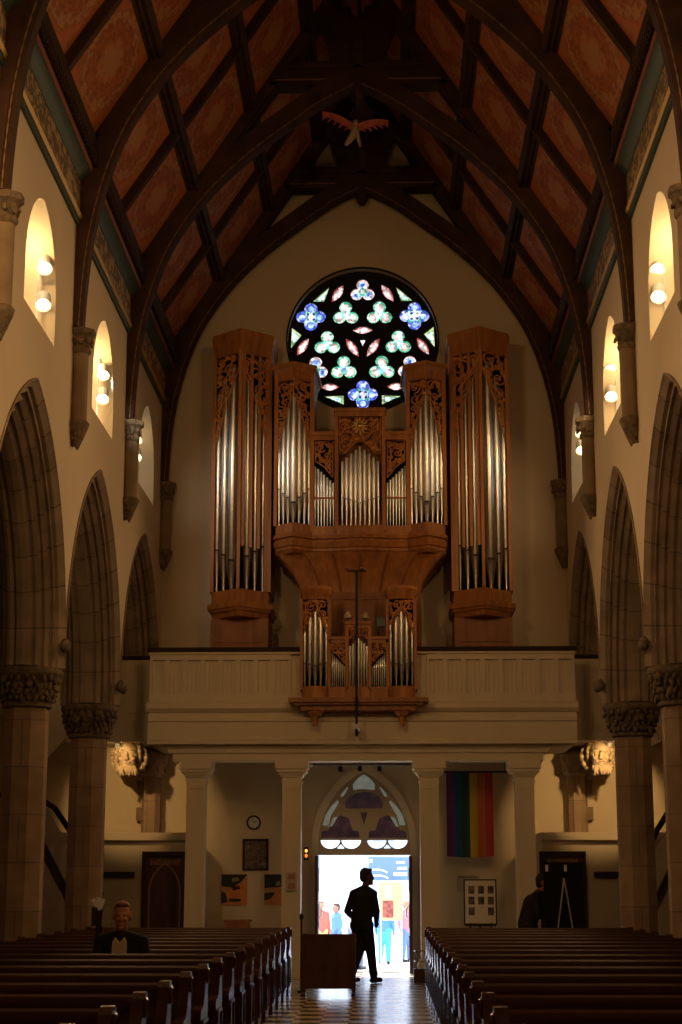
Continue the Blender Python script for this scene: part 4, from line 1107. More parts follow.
mb = MB(); mb.ball((-.04, y - .05, 14.53), (.05, .055, .06), 8); mb.ball((-.04, y - .105, 14.52), (.012, .02, .02), 5); mb.build('head', pale_c, t, smooth=60)

# ------------------------------------------------------------------ pews
def pew_parts(t, x0, x1, Y, ends):
    """a pew facing -Y with its backrest at Y"""
    mb = MB(); mb.box(x0, x1, Y - .42, Y - .03, .42, .46); mb.box(x0, x1, Y - .40, Y - .36, .08, .42); mb.build('seat', pewwood, t)
    mb = MB()
    M = lambda z: Y - .06 + .09 * (z - .46)
    for z0, z1, dy in ((.46, .60, .0), (.62, .80, .0)):
        mb.grid([[(x, M(z0), z0), (x, M(z1), z1), (x, M(z1) + .03, z1), (x, M(z0) + .03, z0)] for x in (x0, x1)], 0, cu=True)
    mb.box(x0, x1, Y - .03, Y - .01, .10, .9)
    mb.build('backrest', pewwood, t)
    mb = MB(); z = .89
    pr = [(Y - .045, .86), (Y - .055, .90), (Y - .045, .94), (Y - .02, .955), (Y + .015, .94), (Y + .02, .89), (Y - .0, .86)]
    mb.grid([[(x, a, b) for a, b in pr] for x in (x0, x1)], 0, cu=True); mb.poly([(x0, a, b) for a, b in pr]); mb.poly([(x1, a, b) for a, b in pr])
    mb.build('top_rail', pewwood, t, smooth=40)
    mb = MB(); mb.box(x0, x1, Y + .03, Y + .13, .62, .64); mb.box(x0, x1, Y + .12, Y + .135, .60, .68); mb.box(x0, x1, Y + .0, Y + .03, .58, .66); mb.build('book_ledge', pewwood, t)
    for xe, sg in ends:
        a, b = sorted((xe, xe + sg * .075))
        prof = [(Y - .46, 0), (Y + .10, 0), (Y + .10, .10), (Y + .06, .16), (Y + .055, .80), (Y + .10, .84), (Y + .115, .90), (Y + .10, .945), (Y + .05, .968), (Y - .01, .963), (Y - .07, .93), (Y - .12, .84), (Y - .17, .74), (Y - .24, .67), (Y - .34, .65), (Y - .43, .64), (Y - .465, .60), (Y - .46, .55), (Y - .42, .52), (Y - .42, .16), (Y - .46, .10)]
        mb = MB(); mb.prism(prof, [], lambda p, q, d: (d, p, q), a, b)
        e = mb.build('end_panel', pewend, t)
        bv = e.modifiers.new('bevel', 'BEVEL'); bv.width = .014; bv.segments = 2; bv.limit_method = 'ANGLE'; bv.angle_limit = R(50)
        xo = b if sg > 0 else a
        mb = MB(); a2, b2 = sorted((xo - sg * .004, xo + sg * .014))
        mb.box(a2, b2, Y - .35, Y - .0, .14, .17); mb.box(a2, b2, Y - .35, Y - .0, .53, .56); mb.box(a2, b2, Y - .36, Y - .33, .14, .56); mb.box(a2, b2, Y - .02, Y + .01, .14, .56)
        mb.lathe([(.05, 0), (.06, .01)], (0, 0, 0), 8) if False else None
        mb.build('carved_border', pewend, e)
        mb = MB(); mb.tube([(xo + sg * .006, Y + .01 + .05 * math.cos(q), .875 + .05 * math.sin(q)) for q in [2 * PI * i / 12 for i in range(12)]], .012, 5, closed=True)
        mb.build('carved_scroll', pewend, e)
PEW0, PITCH = 25.75, 1.18
NROW = 16
LATCH = {}
for s in (-1, 1):
    first = None
    for k in range(NROW):
        Y = PEW0 - PITCH * k
        lb = 'dark pew on the %s of the aisle, %s row from the street door' % (SIDE[s], ORD[k])
        if first is None:
            first = thing('pew', lb, 'pew', (s * 2.5, Y, 0), 'nave pews')
            x0, x1 = sorted((s * 1.075, s * 3.98)); pew_parts(first, x0, x1, Y, [(s * 1.075, -s)] + [(s * 3.98, s)])
        else: dup(first, (s * 2.5, Y, 0), lb, 'nave pews')
    first = None
    for k in range(6):
        Y = PEW0 - PITCH * k
        lb = 'dark side aisle pew behind the %s columns, %s row from the vestibule' % (SIDE[s], ORD[k])
        if first is None:
            first = thing('pew', lb, 'pew', (s * 6.2, Y, 0), 'side aisle pews')
            x0, x1 = sorted((s * 4.83, s * 7.9)); pew_parts(first, x0, x1, Y, [(s * 4.83, -s)])
        else: dup(first, (s * 6.2, Y, 0), lb, 'side aisle pews')

# ------------------------------------------------------------------ notice board in the aisle
t = thing('notice_board', 'dark wooden notice board on feet standing in the aisle, seen from behind', 'notice board', (-.42, 25.4, 0))
mb = MB(); mb.box(-.80, -.05, 25.36, 25.41, .12, .86); mb.build('panel', doorwood, t)
mb = MB()
for (a, b, c, d) in ((-.82, -.75, .10, .88), (-.10, -.03, .10, .88)): mb.box(a, b, 25.34, 25.43, c, d)
mb.box(-.75, -.10, 25.345, 25.425, .82, .875); mb.box(-.75, -.10, 25.345, 25.425, .105, .17); mb.box(-.75, -.10, 25.345, 25.36, .40, .43)
mb.build('panel_frame', doorwood, t)
for x in (-.785, -.065):
    mb = MB(); mb.box(x - .03, x + .03, 25.2, 25.56, 0, .05); mb.box(x - .025, x + .025, 25.35, 25.42, .05, .12); mb.build('foot', doorwood, t)
# warden's staff by the last pew
t = thing('wardens_staff', 'thin dark staff with a knob standing behind the notice board', 'staff', (-.87, 26.3, 0))
mb = MB(); mb.tube([(-.87, 26.3, 0), (-.87, 26.3, 1.06)], .016, 8); mb.build('rod', rail_dark, t)
mb = MB(); mb.ball((-.87, 26.3, 1.10), (.035, .035, .05), 8); mb.lathe([(.06, 0), (.06, .02), (.025, .03)], (-.87, 26.3, 0), 10); mb.build('knob', iron, t, smooth=60)
# umbrella stand
t = thing('umbrella_stand', 'small dark box with wire hoops standing beside the door', 'umbrella stand', (.98, 28.9, 0))
mb = MB(); mb.box(.86, 1.10, 28.78, 29.02, 0, .22); mb.build('box', doorwood, t)
mb = MB()
for z in (.34, .50): mb.tube([(.98 + .10 * math.cos(a), 28.9 + .10 * math.sin(a), z) for a in [2 * PI * i / 16 for i in range(16)]], .012, 6, closed=True)
for a in (.8, 2.4, 4.0, 5.5): mb.tube([(.98 + .1 * math.cos(a), 28.9 + .1 * math.sin(a), .2), (.98 + .1 * math.cos(a), 28.9 + .1 * math.sin(a), .5)], .01, 6)
mb.build('hoop', chrome, t)

# ------------------------------------------------------------------ things on the wall under the gallery
def wy(): return YE
t = thing('wall_clock', 'round dark rimmed wall clock above the framed picture', 'clock', (-2.07, YE - .03, 2.71))
mb = MB(); rows = [[Vector((-2.07 + r_ * math.cos(a), YE - d, 2.71 + r_ * math.sin(a))) for a in [2 * PI * i / 24 for i in range(24)]] for r_, d in ((.13, 0), (.135, .03), (.115, .045), (.105, .03))]
mb.grid(rows, 0, cu=True); mb.build('rim', rail_dark, t, smooth=40)
mb = MB(); mb.prism([(.108 * math.cos(2 * PI * i / 24), .108 * math.sin(2 * PI * i / 24)) for i in range(24)], [], lambda a, b, d: (-2.07 + a, d, 2.71 + b), YE - .025, YE - .0); mb.build('dial', mat('clock_dial', (.55, .53, .47), .5), t)
mb = MB(); mb.beam((-2.07, YE - .03, 2.71), (-2.07 + .05, YE - .03, 2.75), .012, .006, (0, 1, 0)); mb.beam((-2.07, YE - .03, 2.71), (-2.07 - .03, YE - .03, 2.79), .009, .006, (0, 1, 0))
for i in range(12):
    a = PI / 6 * i; mb.beam((-2.07 + .085 * math.cos(a), YE - .028, 2.71 + .085 * math.sin(a)), (-2.07 + .1 * math.cos(a), YE - .028, 2.71 + .1 * math.sin(a)), .008, .005, (0, 1, 0))
mb.build('hand', iron, t)
def pic_mat(nm, cols, sc_=5.):
    m = mat(nm, cols[0], .5); nt = m.node_tree; b = nt.nodes['Principled BSDF']
    tc = nt.nodes.new('ShaderNodeTexCoord'); n = nt.nodes.new('ShaderNodeTexNoise'); n.inputs['Scale'].default_value = sc_; n.inputs['Detail'].default_value = 3
    nt.links.new(tc.outputs['Object'], n.inputs[0]); r = nt.nodes.new('ShaderNodeValToRGB'); r.color_ramp.interpolation = 'EASE'
    e = r.color_ramp.elements; e[0].position = .36; e[0].color = (*cols[0], 1); e[1].position = .64; e[1].color = (*cols[-1], 1)
    for i, c in enumerate(cols[1:-1]): q = e.new(.36 + .28 * (i + 1) / (len(cols) - 1)); q.color = (*c, 1)
    nt.links.new(n.outputs['Fac'], r.inputs[0]); nt.links.new(r.outputs[0], b.inputs['Base Color']); return m
t = thing('framed_picture', 'dark framed picture hanging below the clock', 'picture', (-2.03, YE - .02, 2.12))
mb = MB(); mb.prism([(-2.27, 1.83), (-1.79, 1.83), (-1.79, 2.41), (-2.27, 2.41)], [[(-2.23, 1.87), (-1.83, 1.87), (-1.83, 2.37), (-2.23, 2.37)]], lambda a, b, d: (a, d, b), YE - .04, YE); mb.build('frame', rail_dark, t)
mb = MB(); mb.box(-2.24, -1.82, YE - .02, YE - .005, 1.86, 2.38); mb.build('picture_sheet', pic_mat('murky_print', [(.06, .05, .035), (.16, .11, .06), (.10, .05, .03), (.22, .17, .1)], 6), t)
def poster(x0, x1, z0, z1, lb, seed):
    t = thing('poster', lb, 'poster', ((x0 + x1) / 2, YE - .01, (z0 + z1) / 2), 'orange and black posters')
    mb = MB(); mb.box(x0, x1, YE - .03, YE, z0, z1); mb.build('sheet', mat('orange_print_%d' % seed, (.55, .20, .055), .5, noise=((6, 6, 6), .15)), t)
    W, H = x1 - x0, z1 - z0
    def blob(pts, nm, m, d):
        mb = MB(); mb.prism([(x0 + u * W, z0 + v * H) for u, v in pts], [], lambda a, b, q: (a, q, b), YE - .032 - d, YE - .029); mb.build(nm, m, t)
    bk = mat('black_ink_%d' % seed, (.022, .016, .012), .5); tn = mat('tan_ink_%d' % seed, (.42, .22, .08), .5); gy = mat('grey_ink_%d' % seed, (.24, .20, .16), .5)
    if seed == 1:
        blob([(0, .62), (.45, .56), (.8, .78), (1, 1), (0, 1)], 'black_patch', bk, 0); blob([(.0, .05), (.25, .1), (.18, .38), (.0, .46)], 'black_patch', bk, 0)
        blob([(.42, .48), (.75, .52), (.7, .62), (.45, .6)], 'black_patch', bk, .001); blob([(.3, .1), (.75, .12), (.8, .2), (.32, .22)], 'black_patch', bk, 0); blob([(.4, .75), (.7, .8), (.65, .9), (.42, .88)], 'grey_patch', gy, .001)
        blob([(.0, .48), (.4, .5), (.4, .6), (0, .6)], 'tan_patch', tn, 0)
    else:
        blob([(0, .55), (1, .6), (1, 1), (0, 1)], 'black_patch', bk, 0); blob([(0, .15), (.3, .2), (.55, .4), (.3, .42), (0, .38)], 'black_patch', bk, 0)
        blob([(0, .40), (.6, .42), (.6, .5), (0, .52)], 'tan_patch', tn, .001); blob([(.55, .62), (.8, .64), (.75, .8), (.6, .76)], 'grey_patch', gy, .001)
poster(-2.66, -2.18, 1.20, 1.76, 'orange and black poster below the framed picture, nearer the vestibule door', 1)
poster(-1.86, -1.48, 1.20, 1.76, 'orange and black poster with a solid black upper half, nearer the street door', 2)
t = thing('notice_sheet', 'small pale notice with reddish print on the pier beside the street door', 'notice', (-1.225, 29.9, 1.63))
mb = MB(); mb.box(-1.315, -1.14, 29.892, 29.912, 1.47, 1.79); mb.build('sheet', mat('faded_paper', (.48, .38, .30), .7), t)
for z0, z1 in ((1.66, 1.75), (1.50, 1.60)): mb = MB(); mb.box(-1.285, -1.17, 29.889, 29.893, z0, z1); mb.build('printed_block', mat('red_print', (.36, .17, .13), .6) if 'red_print' not in MATS else MATS['red_print'], t)
t = thing('side_table', 'small brown wooden box table against the wall under the posters', 'table', (-2.3, 31.85, 0))
mb = MB(); mb.box(-2.56, -2.08, 31.6, 32.1, .90, .94); mb.build('table_top', oak_dark, t)
mb = MB(); mb.box(-2.53, -2.11, 31.63, 32.08, .60, .90); mb.build('apron', oak_dark, t)
for x in (-2.5, -2.14):
    for yy in (31.66, 32.05): mb = MB(); mb.box(x - .025, x + .025, yy - .025, yy + .025, 0, .6); mb.build('leg', oak_dark, t)
t = thing('exit_light', 'tiny red and amber lit lamp on the wall beside the door', 'lamp', (-1.08, YE - .05, 2.12))
mb = MB(); mb.box(-1.12, -1.04, YE - .05, YE - .0, 2.02, 2.26); mb.build('housing', iron, t)
mb = MB(); mb.ball((-1.08, YE - .06, 2.19), (.026, .02, .03), 6); mb.build('amber_bulb', glow('amber_bulb', (1, .45, .08), 2.5), t)
mb = MB(); mb.ball((-1.08, YE - .06, 2.10), (.028, .02, .035), 6); mb.build('red_bulb', glow('red_bulb', (1, .16, .03), 2.0), t)
for i, x in enumerate((-.42, -.06, .30)):
    t = thing('ceiling_downlight', 'small black downlight under the gallery soffit, %s' % ('nearer the clock', 'centred over the street door', 'nearer the rainbow flag')[i], 'downlight', (x, 31.2, 3.9), 'soffit downlights')
    mb = MB(); mb.tube([(x, 31.2, 3.74), (x, 31.2, 3.60)], .04, 10); mb.build('housing', iron, t); mb = MB(); mb.tube([(x, 31.2, 3.98), (x, 31.2, 3.74)], .012, 6); mb.build('stem', iron, t)
t = thing('ceiling_rail', 'thin pale rail fixed across the soffit before the door', 'rail', (0, 30.9, 3.9))
mb = MB(); mb.tube([(-1.0, 30.9, 3.70), (1.0, 30.9, 3.70)], .025, 8); mb.build('rod', rail_grey, t)
mb = MB()
for x in (-.95, .95): mb.tube([(x, 30.9, 3.98), (x, 30.9, 3.7)], .02, 6); mb.ball((x, 30.9, 3.7), .05, 6)
mb.build('bracket', lampgrey, t)

# rainbow flag: vertical stripes, hung from a rod
t = thing('rainbow_flag', 'rainbow striped flag hanging vertically under the gallery', 'flag', (1.96, 31.7, 2.0))
cols = [(.10, .02, .10), (.012, .07, .13), (.016, .05, .035), (.40, .25, .02), (.42, .11, .018), (.34, .03, .02)]
fm_ = [mat('flag_stripe_%d' % i, c, .75) for i, c in enumerate(cols)]
mb = MB(); nx, nz = 36, 14; rows = []
for j in range(nz + 1):
    z = 3.60 - 1.52 * j / nz; row = []
    for i in range(nx + 1):
        u = i / nx; x = 1.53 + .86 * u; fo = .022 * math.sin(u * 17 + .6) * (.3 + .7 * j / nz)
        row.append(Vector((x, 31.62 + fo, z - .02 * math.sin(u * PI) * (j / nz))))
    rows.append(row)
b0 = len(mb.v)
for j in range(nz):
    for i in range(nx):
        m_ = min(5, i * 6 // nx); a = rows[j]; b = rows[j + 1]
        for off in (0, .004): mb.poly([p + Vector((0, off, 0)) for p in (a[i], a[i + 1], b[i + 1], b[i])], m_)
mb.build('cloth', fm_, t, smooth=60)
mb = MB(); mb.tube([(1.42, 31.62, 3.61), (2.66, 31.62, 3.61)], .018, 8); mb.build('hanging_rod', rail_dark, t)
mb = MB()
for x in (1.46, 2.62): mb.tube([(x, 31.62, 3.61), (x, 31.62, 3.98)], .008, 5)
mb.build('cord', rail_dark, t)

# photo poster on a stand
t = thing('photo_poster', 'white poster with rows of small dark photographs below the rainbow flag', 'poster', (2.13, 31.6, 0))
mb = MB(); mb.box(1.82, 2.42, 31.56, 31.58, .86, 1.67); mb.build('frame', iron, t)
mb = MB(); mb.box(1.845, 2.395, 31.55, 31.562, .885, 1.645); mb.build('sheet', mat('poster_paper', (.62, .52, .38), .6), t)
for i in range(3):
    for j in range(3):
        x = 1.96 + i * .175; z = 1.10 + j * .19
        if (i, j) == (1, 0): continue
        mb = MB(); mb.box(x - .055, x + .055, 31.545, 31.551, z - .07, z + .07); mb.build('photograph', pic_mat('photo_print_%d%d' % (i, j), [(.03, .025, .02), (.10, .06, .04), (.2, .13, .08)], 9 + i), t)
mb = MB()
for x in (1.93, 2.31): mb.tube([(x, 31.56, .9), (x - .0, 31.5, 0)], .015, 6)
mb.tube([(2.12, 31.6, 1.5), (2.12, 31.95, 0)], .015, 6); mb.box(1.84, 2.4, 31.52, 31.58, .84, .865)
mb.build('stand', iron, t)
t = thing('small_notice', 'small pale sheet on the wall peeping behind the photo poster', 'notice', (1.9, YE - .01, 1.6))
mb = MB(); mb.box(1.72, 2.15, YE - .02, YE, 1.44, 1.74); mb.build('sheet', mat('dull_paper', (.40, .33, .22), .7), t)
mb = MB(); mb.box(1.76, 2.1, YE - .022, YE - .019, 1.70, 1.715); mb.build('printed_line', rail_dark, t)

# easel on the other side
t = thing('display_easel', 'black display board on a silver legged easel, seen from behind', 'easel', (3.1, 27.0, 0))
mb = MB(); mb.box(2.88, 3.50, 27.10, 27.14, .55, 1.92); mb.build('board', mat('black_board', (.008, .007, .007), 1.0), t)
for x1 in (2.93, 3.42): mb = MB(); mb.tube([(3.19, 27.04, 1.68), (x1, 26.86, .0)], .017, 8); mb.build('leg', chrome, t)
mb = MB(); mb.tube([(3.16, 27.09, 1.7), (3.16, 27.6, 0)], .017, 8); mb.build('leg', chrome, t)
for x in (2.93, 3.22): mb = MB(); mb.box(x - .02, x + .02, 27.06, 27.1, 1.78, 1.88); mb.build('clip', lampgrey, t)
mb = MB(); mb.box(2.92, 3.45, 27.05, 27.1, .52, .56); mb.build('tray', iron, t)

# white papers on a dark stand behind the seated man
t = thing('leaflet_stand', 'white papers in a dark stand behind the seated man', 'leaflet stand', (-2.72, 18.86, 0))
mb = MB(); mb.tube([(-2.72, 18.95, 0), (-2.72, 18.95, 1.30)], .035, 8); mb.lathe([(.15, 0), (.15, .02), (.05, .04)], (-2.72, 18.95, 0), 12); mb.box(-2.80, -2.64, 18.92, 18.98, 1.14, 1.34); mb.build('post', rail_dark, t)
for i, (a, dx, h_) in enumerate(((-.6, -.04, .12), (-.15, 0, .14), (.3, .03, .11))):
    M = Matrix.Translation((-2.72 + dx, 18.93 - .01 * i, 1.38)) @ Matrix.Rotation(a, 4, 'Y'); mb = MB(); mb.obox(M, .022, .003, h_ / 2); mb.build('paper', paper, t)
mb = MB(); mb.obox(Matrix.Translation((-2.63, 18.88, 1.24)) @ Matrix.Rotation(.1, 4, 'Y'), .045, .004, .10); mb.build('paper', mat('cream_leaflet', (.32, .27, .17), .7), t)

# ------------------------------------------------------------------ people
def remesh(o, v=.014, it=3):
    r = o.modifiers.new('join', 'REMESH'); r.mode = 'VOXEL'; r.voxel_size = v; r.use_smooth_shade = True
    s_ = o.modifiers.new('soften', 'SMOOTH'); s_.factor = .5; s_.iterations = it
    return o
def head_mb(mb, c, yaw, k=1.1):
    """head with a face towards the direction yaw (0 = -Y); c is the head centre"""
    Rz = Matrix.Rotation(yaw, 3, 'Z'); c = Vector(c)
    def E(p, r): mb.ball(c + Rz @ (Vector(p) * k), tuple(q * k for q in r), 8, 0, Rz)
    E((0, .01, .03), (.076, .095, .10)); E((0, -.02, -.05), (.060, .075, .075)); E((0, -.098, -.012), (.014, .022, .028)); E((0, -.105, -.028), (.019, .016, .014))
    for sx in (-1, 1): E((sx * .078, .01, -.005), (.012, .022, .032)); E((sx * .03, -.084, .02), (.024, .014, .008)); E((sx * .035, -.078, -.025), (.025, .02, .022))
    E((0, -.088, -.062), (.026, .012, .007)); E((0, -.085, -.074), (.022, .012, .007)); E((0, -.078, -.10), (.024, .022, .018))
def hair_mb(c, yaw, k=1.1, short=True):
    mb = MB(); Rz = Matrix.Rotation(yaw, 3, 'Z'); c = Vector(c)
    def E(p, r): mb.ball(c + Rz @ (Vector(p) * k), tuple(q * k for q in r), 8, 0, Rz)
    E((0, .03, .055), (.082, .092, .088)); E((0, .055, .0), (.078, .065, .08)); E((0, -.035, .105), (.06, .05, .028))
    if not short: E((0, .06, -.06), (.08, .05, .1))
    return mb
def hand_mb(mb, wrist, d, side, k=1.):
    """palm with four curled fingers and a thumb; d = direction of the hand"""
    w = Vector(wrist); d = Vector(d).normalized(); x = d.cross(Vector((0, 1, .2))).normalized(); n = x.cross(d).normalized()
    mb.capsule(w, w + d * .05, .028, .034, 8); 
    for i in range(4):
        b = w + d * .085 + x * (.026 - .0175 * i); L = (.062, .074, .07, .052)[i]
        mb.tube([w + d * .04 + x * (.022 - .015 * i), b, b + d * L * .5 + n * .008, b + d * L * .8 + n * .03], [.011, .0095, .009, .007], 6)
    mb.tube([w + d * .02 + x * .022, w + d * .05 + x * .045 + n * .012, w + d * .08 + x * .046 + n * .025], [.012, .011, .008], 6)
def person(label, base, yaw, J, cl, group=None, hair=(.02, .015, .012), skin=(.36, .17, .11), head_yaw=0., hair_long=False, lower=True, vox=.014):
    """J: joints in body space (x right, y forward, z up); forward = -Y before yaw.  cl = (top colour, trouser colour)"""
    t = thing('person', label, 'person', base, group)
    Rz = Matrix.Rotation(yaw, 3, 'Z'); B = Vector(base)
    W = {k: B + Rz @ Vector((v[0], -v[1], v[2])) for k, v in J.items()}
    sk = mat('skin_' + label[:12], skin, .55)
    b = MB()
    head_mb(b, W['head'], yaw + head_yaw); b.capsule(W['neck'], W['head'] - Vector((0, 0, .05)), .058, .055, 10)
    b.capsule(W['pel'], W['chest'], .12, .13, 12); b.capsule(W['chest'], W['neck'], .11, .06, 10)
    for s_ in 'LR':
        b.capsule(W['chest'], W['sh' + s_], .09, .055, 8); b.capsule(W['sh' + s_], W['el' + s_], .048, .040, 8); b.capsule(W['el' + s_], W['wr' + s_], .038, .026, 8)
        hand_mb(b, W['wr' + s_], W['wr' + s_] - W['el' + s_], s_)
        b.capsule(W['pel'], W['hip' + s_], .1, .085, 8); b.capsule(W['hip' + s_], W['kn' + s_], .08, .055, 10); b.capsule(W['kn' + s_], W['an' + s_], .052, .036, 10)
        f = Rz @ Vector((0, -1, 0)); b.capsule(W['an' + s_], W['an' + s_] + f * .13 - Vector((0, 0, .05)), .038, .03, 8)
    remesh(b.build('body', sk, t), vox * .7)
    c = MB()
    top = mat('top_' + label[:14], cl[0], .8, noise=((20, 20, 20), .15)); tr_ = mat('trousers_' + label[:10], cl[1], .8)
    c.capsule(W['pel'] + Vector((0, 0, .0)), W['chest'], .155, .165, 14); c.capsule(W['chest'], W['neck'] - Vector((0, 0, .03)), .165, .085, 12)
    for s_ in 'LR': c.capsule(W['neck'] - Vector((0, 0, .03)), W['sh' + s_], .085, .078, 10)
    for s_ in 'LR':
        side = (W['sh' + s_] - W['chest'])
        c.capsule(W['chest'] + side * .3, W['sh' + s_] - Vector((0, 0, .015)), .125, .07, 10); c.capsule(W['chest'] + Vector((0, 0, -.1)) + side * .35, W['pel'] + side * .3, .12, .13, 10)
        c.capsule(W['sh' + s_], W['el' + s_], .068, .058, 10); c.capsule(W['el' + s_], W['wr' + s_], .056, .042, 10)
    remesh(c.build('jacket', top, t), vox, 9)
    if lower:
        c = MB(); c.capsule(W['hipL'], W['hipR'], .13, .13, 12)
        for s_ in 'LR': c.capsule(W['hip' + s_], W['kn' + s_], .115, .086, 12); c.capsule(W['kn' + s_], W['an' + s_] + Vector((0, 0, .03)), .083, .068, 12)
        remesh(c.build('trousers', tr_, t), vox)
        for s_ in 'LR':
            c = MB(); f = Rz @ Vector((0, -1, 0)); h = W['an' + s_] - Vector((0, 0, .045)); 
            fd = W.get('toe' + s_)
            f = (fd - h).normalized() if fd else f
            c.capsule(h - f * .04, h + f * .17, .048, .042, 10); c.capsule(h + f * .04, W['an' + s_] + Vector((0, 0, .02)), .05, .048, 8)
            remesh(c.build('shoe', mat('shoe_' + label[:8] + s_, (.012, .010, .010), .4), t), .011)
    h_ = hair_mb(W['head'], yaw + head_yaw, 1.1, not hair_long)
    remesh(h_.build('hair', mat('hair_' + label[:12], hair, .6), t), .012)
    return t, W
STAND = dict(pel=(0, 0, .95), chest=(0, .01, 1.28), neck=(0, -.01, 1.48), head=(0, .02, 1.64), shL=(.19, 0, 1.40), shR=(-.19, 0, 1.40), elL=(.25, -.04, 1.12), elR=(-.25, -.04, 1.12), wrL=(.25, .06, .88), wrR=(-.25, .06, .88),
             hipL=(.09, 0, .90), hipR=(-.09, 0, .90), knL=(.10, .03, .50), knR=(-.10, .0, .50), anL=(.11, -.02, .09), anR=(-.11, -.04, .09))
def pose(**k): d = dict(STAND); d.update(k); return d
# man walking out at the street door, seen from behind, heading out and to the flag side (faces +Y, +X)
walk = pose(pel=(0, -.01, .96), chest=(.0, .03, 1.31), neck=(.0, .08, 1.49), head=(.0, .14, 1.655), shL=(.205, .04, 1.385), shR=(-.205, .04, 1.385), elL=(.265, -.05, 1.12), elR=(-.265, .05, 1.12), wrL=(.18, .12, .95), wrR=(-.17, .16, .95),
            knL=(.09, .05, .51), knR=(-.08, .12, .52), anL=(.10, -.14, .10), anR=(-.09, .19, .09))
person('man in dark clothes walking out through the bright street doorway', (.01, 28.55, 0), R(180 - 38), {q: tuple(v * 1.025 for v in w_) for q, w_ in walk.items()}, ((.012, .010, .011), (.010, .009, .010)), skin=(.10, .05, .035), head_yaw=R(-25), vox=.014)
# man seated in a pew on the clock side, facing the camera
sit = pose(pel=(0, -.02, .55), chest=(0, -.02, .88), neck=(0, .0, 1.08), head=(0, .03, 1.245), shL=(.20, 0, 1.00), shR=(-.20, 0, 1.00), elL=(.27, .06, .74), elR=(-.27, .06, .74), wrL=(.10, .26, .62), wrR=(-.10, .26, .62),
           hipL=(.10, .03, .53), hipR=(-.10, .03, .53), knL=(.13, .42, .52), knR=(-.13, .42, .52), anL=(.13, .40, .10), anR=(-.13, .40, .10))
tm, W = person('man in a dark jacket and pale shirt sitting in a pew facing the altar', (-2.20, 17.23, .03), R(4), sit, ((.014, .012, .014), (.012, .011, .012)), skin=(.50, .20, .12), hair=(.22, .10, .06), vox=.012)
mb = MB(); c = W['chest']
mb.prism([(-.058, -.16), (.058, -.16), (.072, .06), (.066, .13), (.045, .165), (0, .115), (-.045, .165), (-.066, .13), (-.072, .06)], [], lambda a, b, d: c + Vector((a, d + .05 * max(0, b), b)), -.185, -.14); mb.build('shirt', mat('pale_shirt', (.62, .50, .34), .8), tm)
mb = MB(); mb.tube([W['neck'] + Vector((.05 * math.cos(q), .055 * math.sin(q) - .01, -.005)) for q in [2 * PI * i / 14 for i in range(14)]], .018, 6, closed=True); mb.build('scarf', mat('dark_red_scarf', (.12, .015, .015), .8), tm)
# visitor looking at the easel
bend = pose(pel=(0, -.04, .93), chest=(0, .06, 1.24), neck=(0, .16, 1.43), head=(0, .24, 1.57), shL=(.18, .12, 1.36), shR=(-.18, .12, 1.36), elL=(.22, .16, 1.08), elR=(-.22, .16, 1.08), wrL=(.12, .34, 1.0), wrR=(-.12, .34, 1.0))
person('person in dark clothes leaning towards the black easel', (2.68, 27.55, .03), R(80), bend, ((.016, .010, .010), (.014, .011, .011)), skin=(.32, .13, .07), hair=(.015, .010, .009))

# ------------------------------------------------------------------ the street outside
st = MB(); st.poly([(-30, 35.2, -.7), (30, 35.2, -.7), (30, 90, -.7), (-30, 90, -.7)]); struct(st.build('street_ground', mat('sunlit_paving', (.62, .62, .62), .8, noise=((1, 1, 1), .06))))
t = thing('street_building', 'pale building across the bright street', 'building', (0, 72, -.7))
mb = MB(); holes = []
for i in range(9):
    for j in range(3): x = -13 + i * 3.1; z = 1.2 + j * 4.0; holes.append([(x, z), (x + 1.3, z), (x + 1.3, z + 2.2), (x, z + 2.2)])
mb.prism([(-15, -.7), (15, -.7), (15, 14), (-15, 14)], holes, lambda a, b, d: (a, d, b), 72, 72.5); mb.build('facade', mat('pale_facade', (.72, .73, .74), .8), t)
for h in holes:
    x, z = h[0]; mb = MB(); mb.box(x, x + 1.3, 72.2, 72.25, z, z + 2.2); mb.box(x + .62, x + .68, 72.15, 72.2, z, z + 2.2); mb.box(x, x + 1.3, 72.15, 72.2, z + 1.05, z + 1.12); mb.build('window', mat('sky_reflecting_glass', (.45, .50, .55), .2) if 'sky_reflecting_glass' not in MATS else MATS['sky_reflecting_glass'], t)
mb = MB()
mb.box(-3, 3, YE + .5, 34.4, -.9, -.02); mb.box(-3, 3, 34.4, 34.7, -.9, -.19); mb.box(-3, 3, 34.7, 35.0, -.9, -.36); mb.box(-3, 3, 35.0, 35.3, -.9, -.53)
struct(mb.build('entrance_steps_floor', MATS['sunlit_paving']))
# market stall sign: blue board with white strokes
KS = 46 / 36
def sx_(x): return .451 + (x - .451) * KS
def sz_(z): return 1.6 + (z - 1.6) * KS
t = thing('blue_sign_board', 'blue sign board with white curved marks hanging above the street stall', 'sign', (.55, 46.5, -.7))
mb = MB(); mb.box(sx_(.04), sx_(1.0), 46.5, 46.56, sz_(1.66), sz_(2.14)); mb.build('board', mat('blue_board', (.10, .17, .42), .6), t)
wm = mat('white_sign_paint', (.85, .86, .88), .6)
mb = MB()
for (cx, cz, r_) in ((.20, 1.78, .20), (.22, 1.66, .2)): mb.tube([(sx_(cx + r_ * 1.2 * math.cos(a)), 46.49, sz_(cz + r_ * .5 * math.sin(a))) for a in [R(20 + 14 * i) for i in range(10)]], .022, 5)
for (a, b, c, d) in ((.62, .80, 2.0, 2.05), (.64, .84, 1.88, 1.93), (.56, .84, 1.75, 1.82), (.05, .12, 2.02, 2.09)): mb.box(sx_(a), sx_(b), 46.48, 46.5, sz_(c), sz_(d))
mb.build('white_lettering', wm, t)
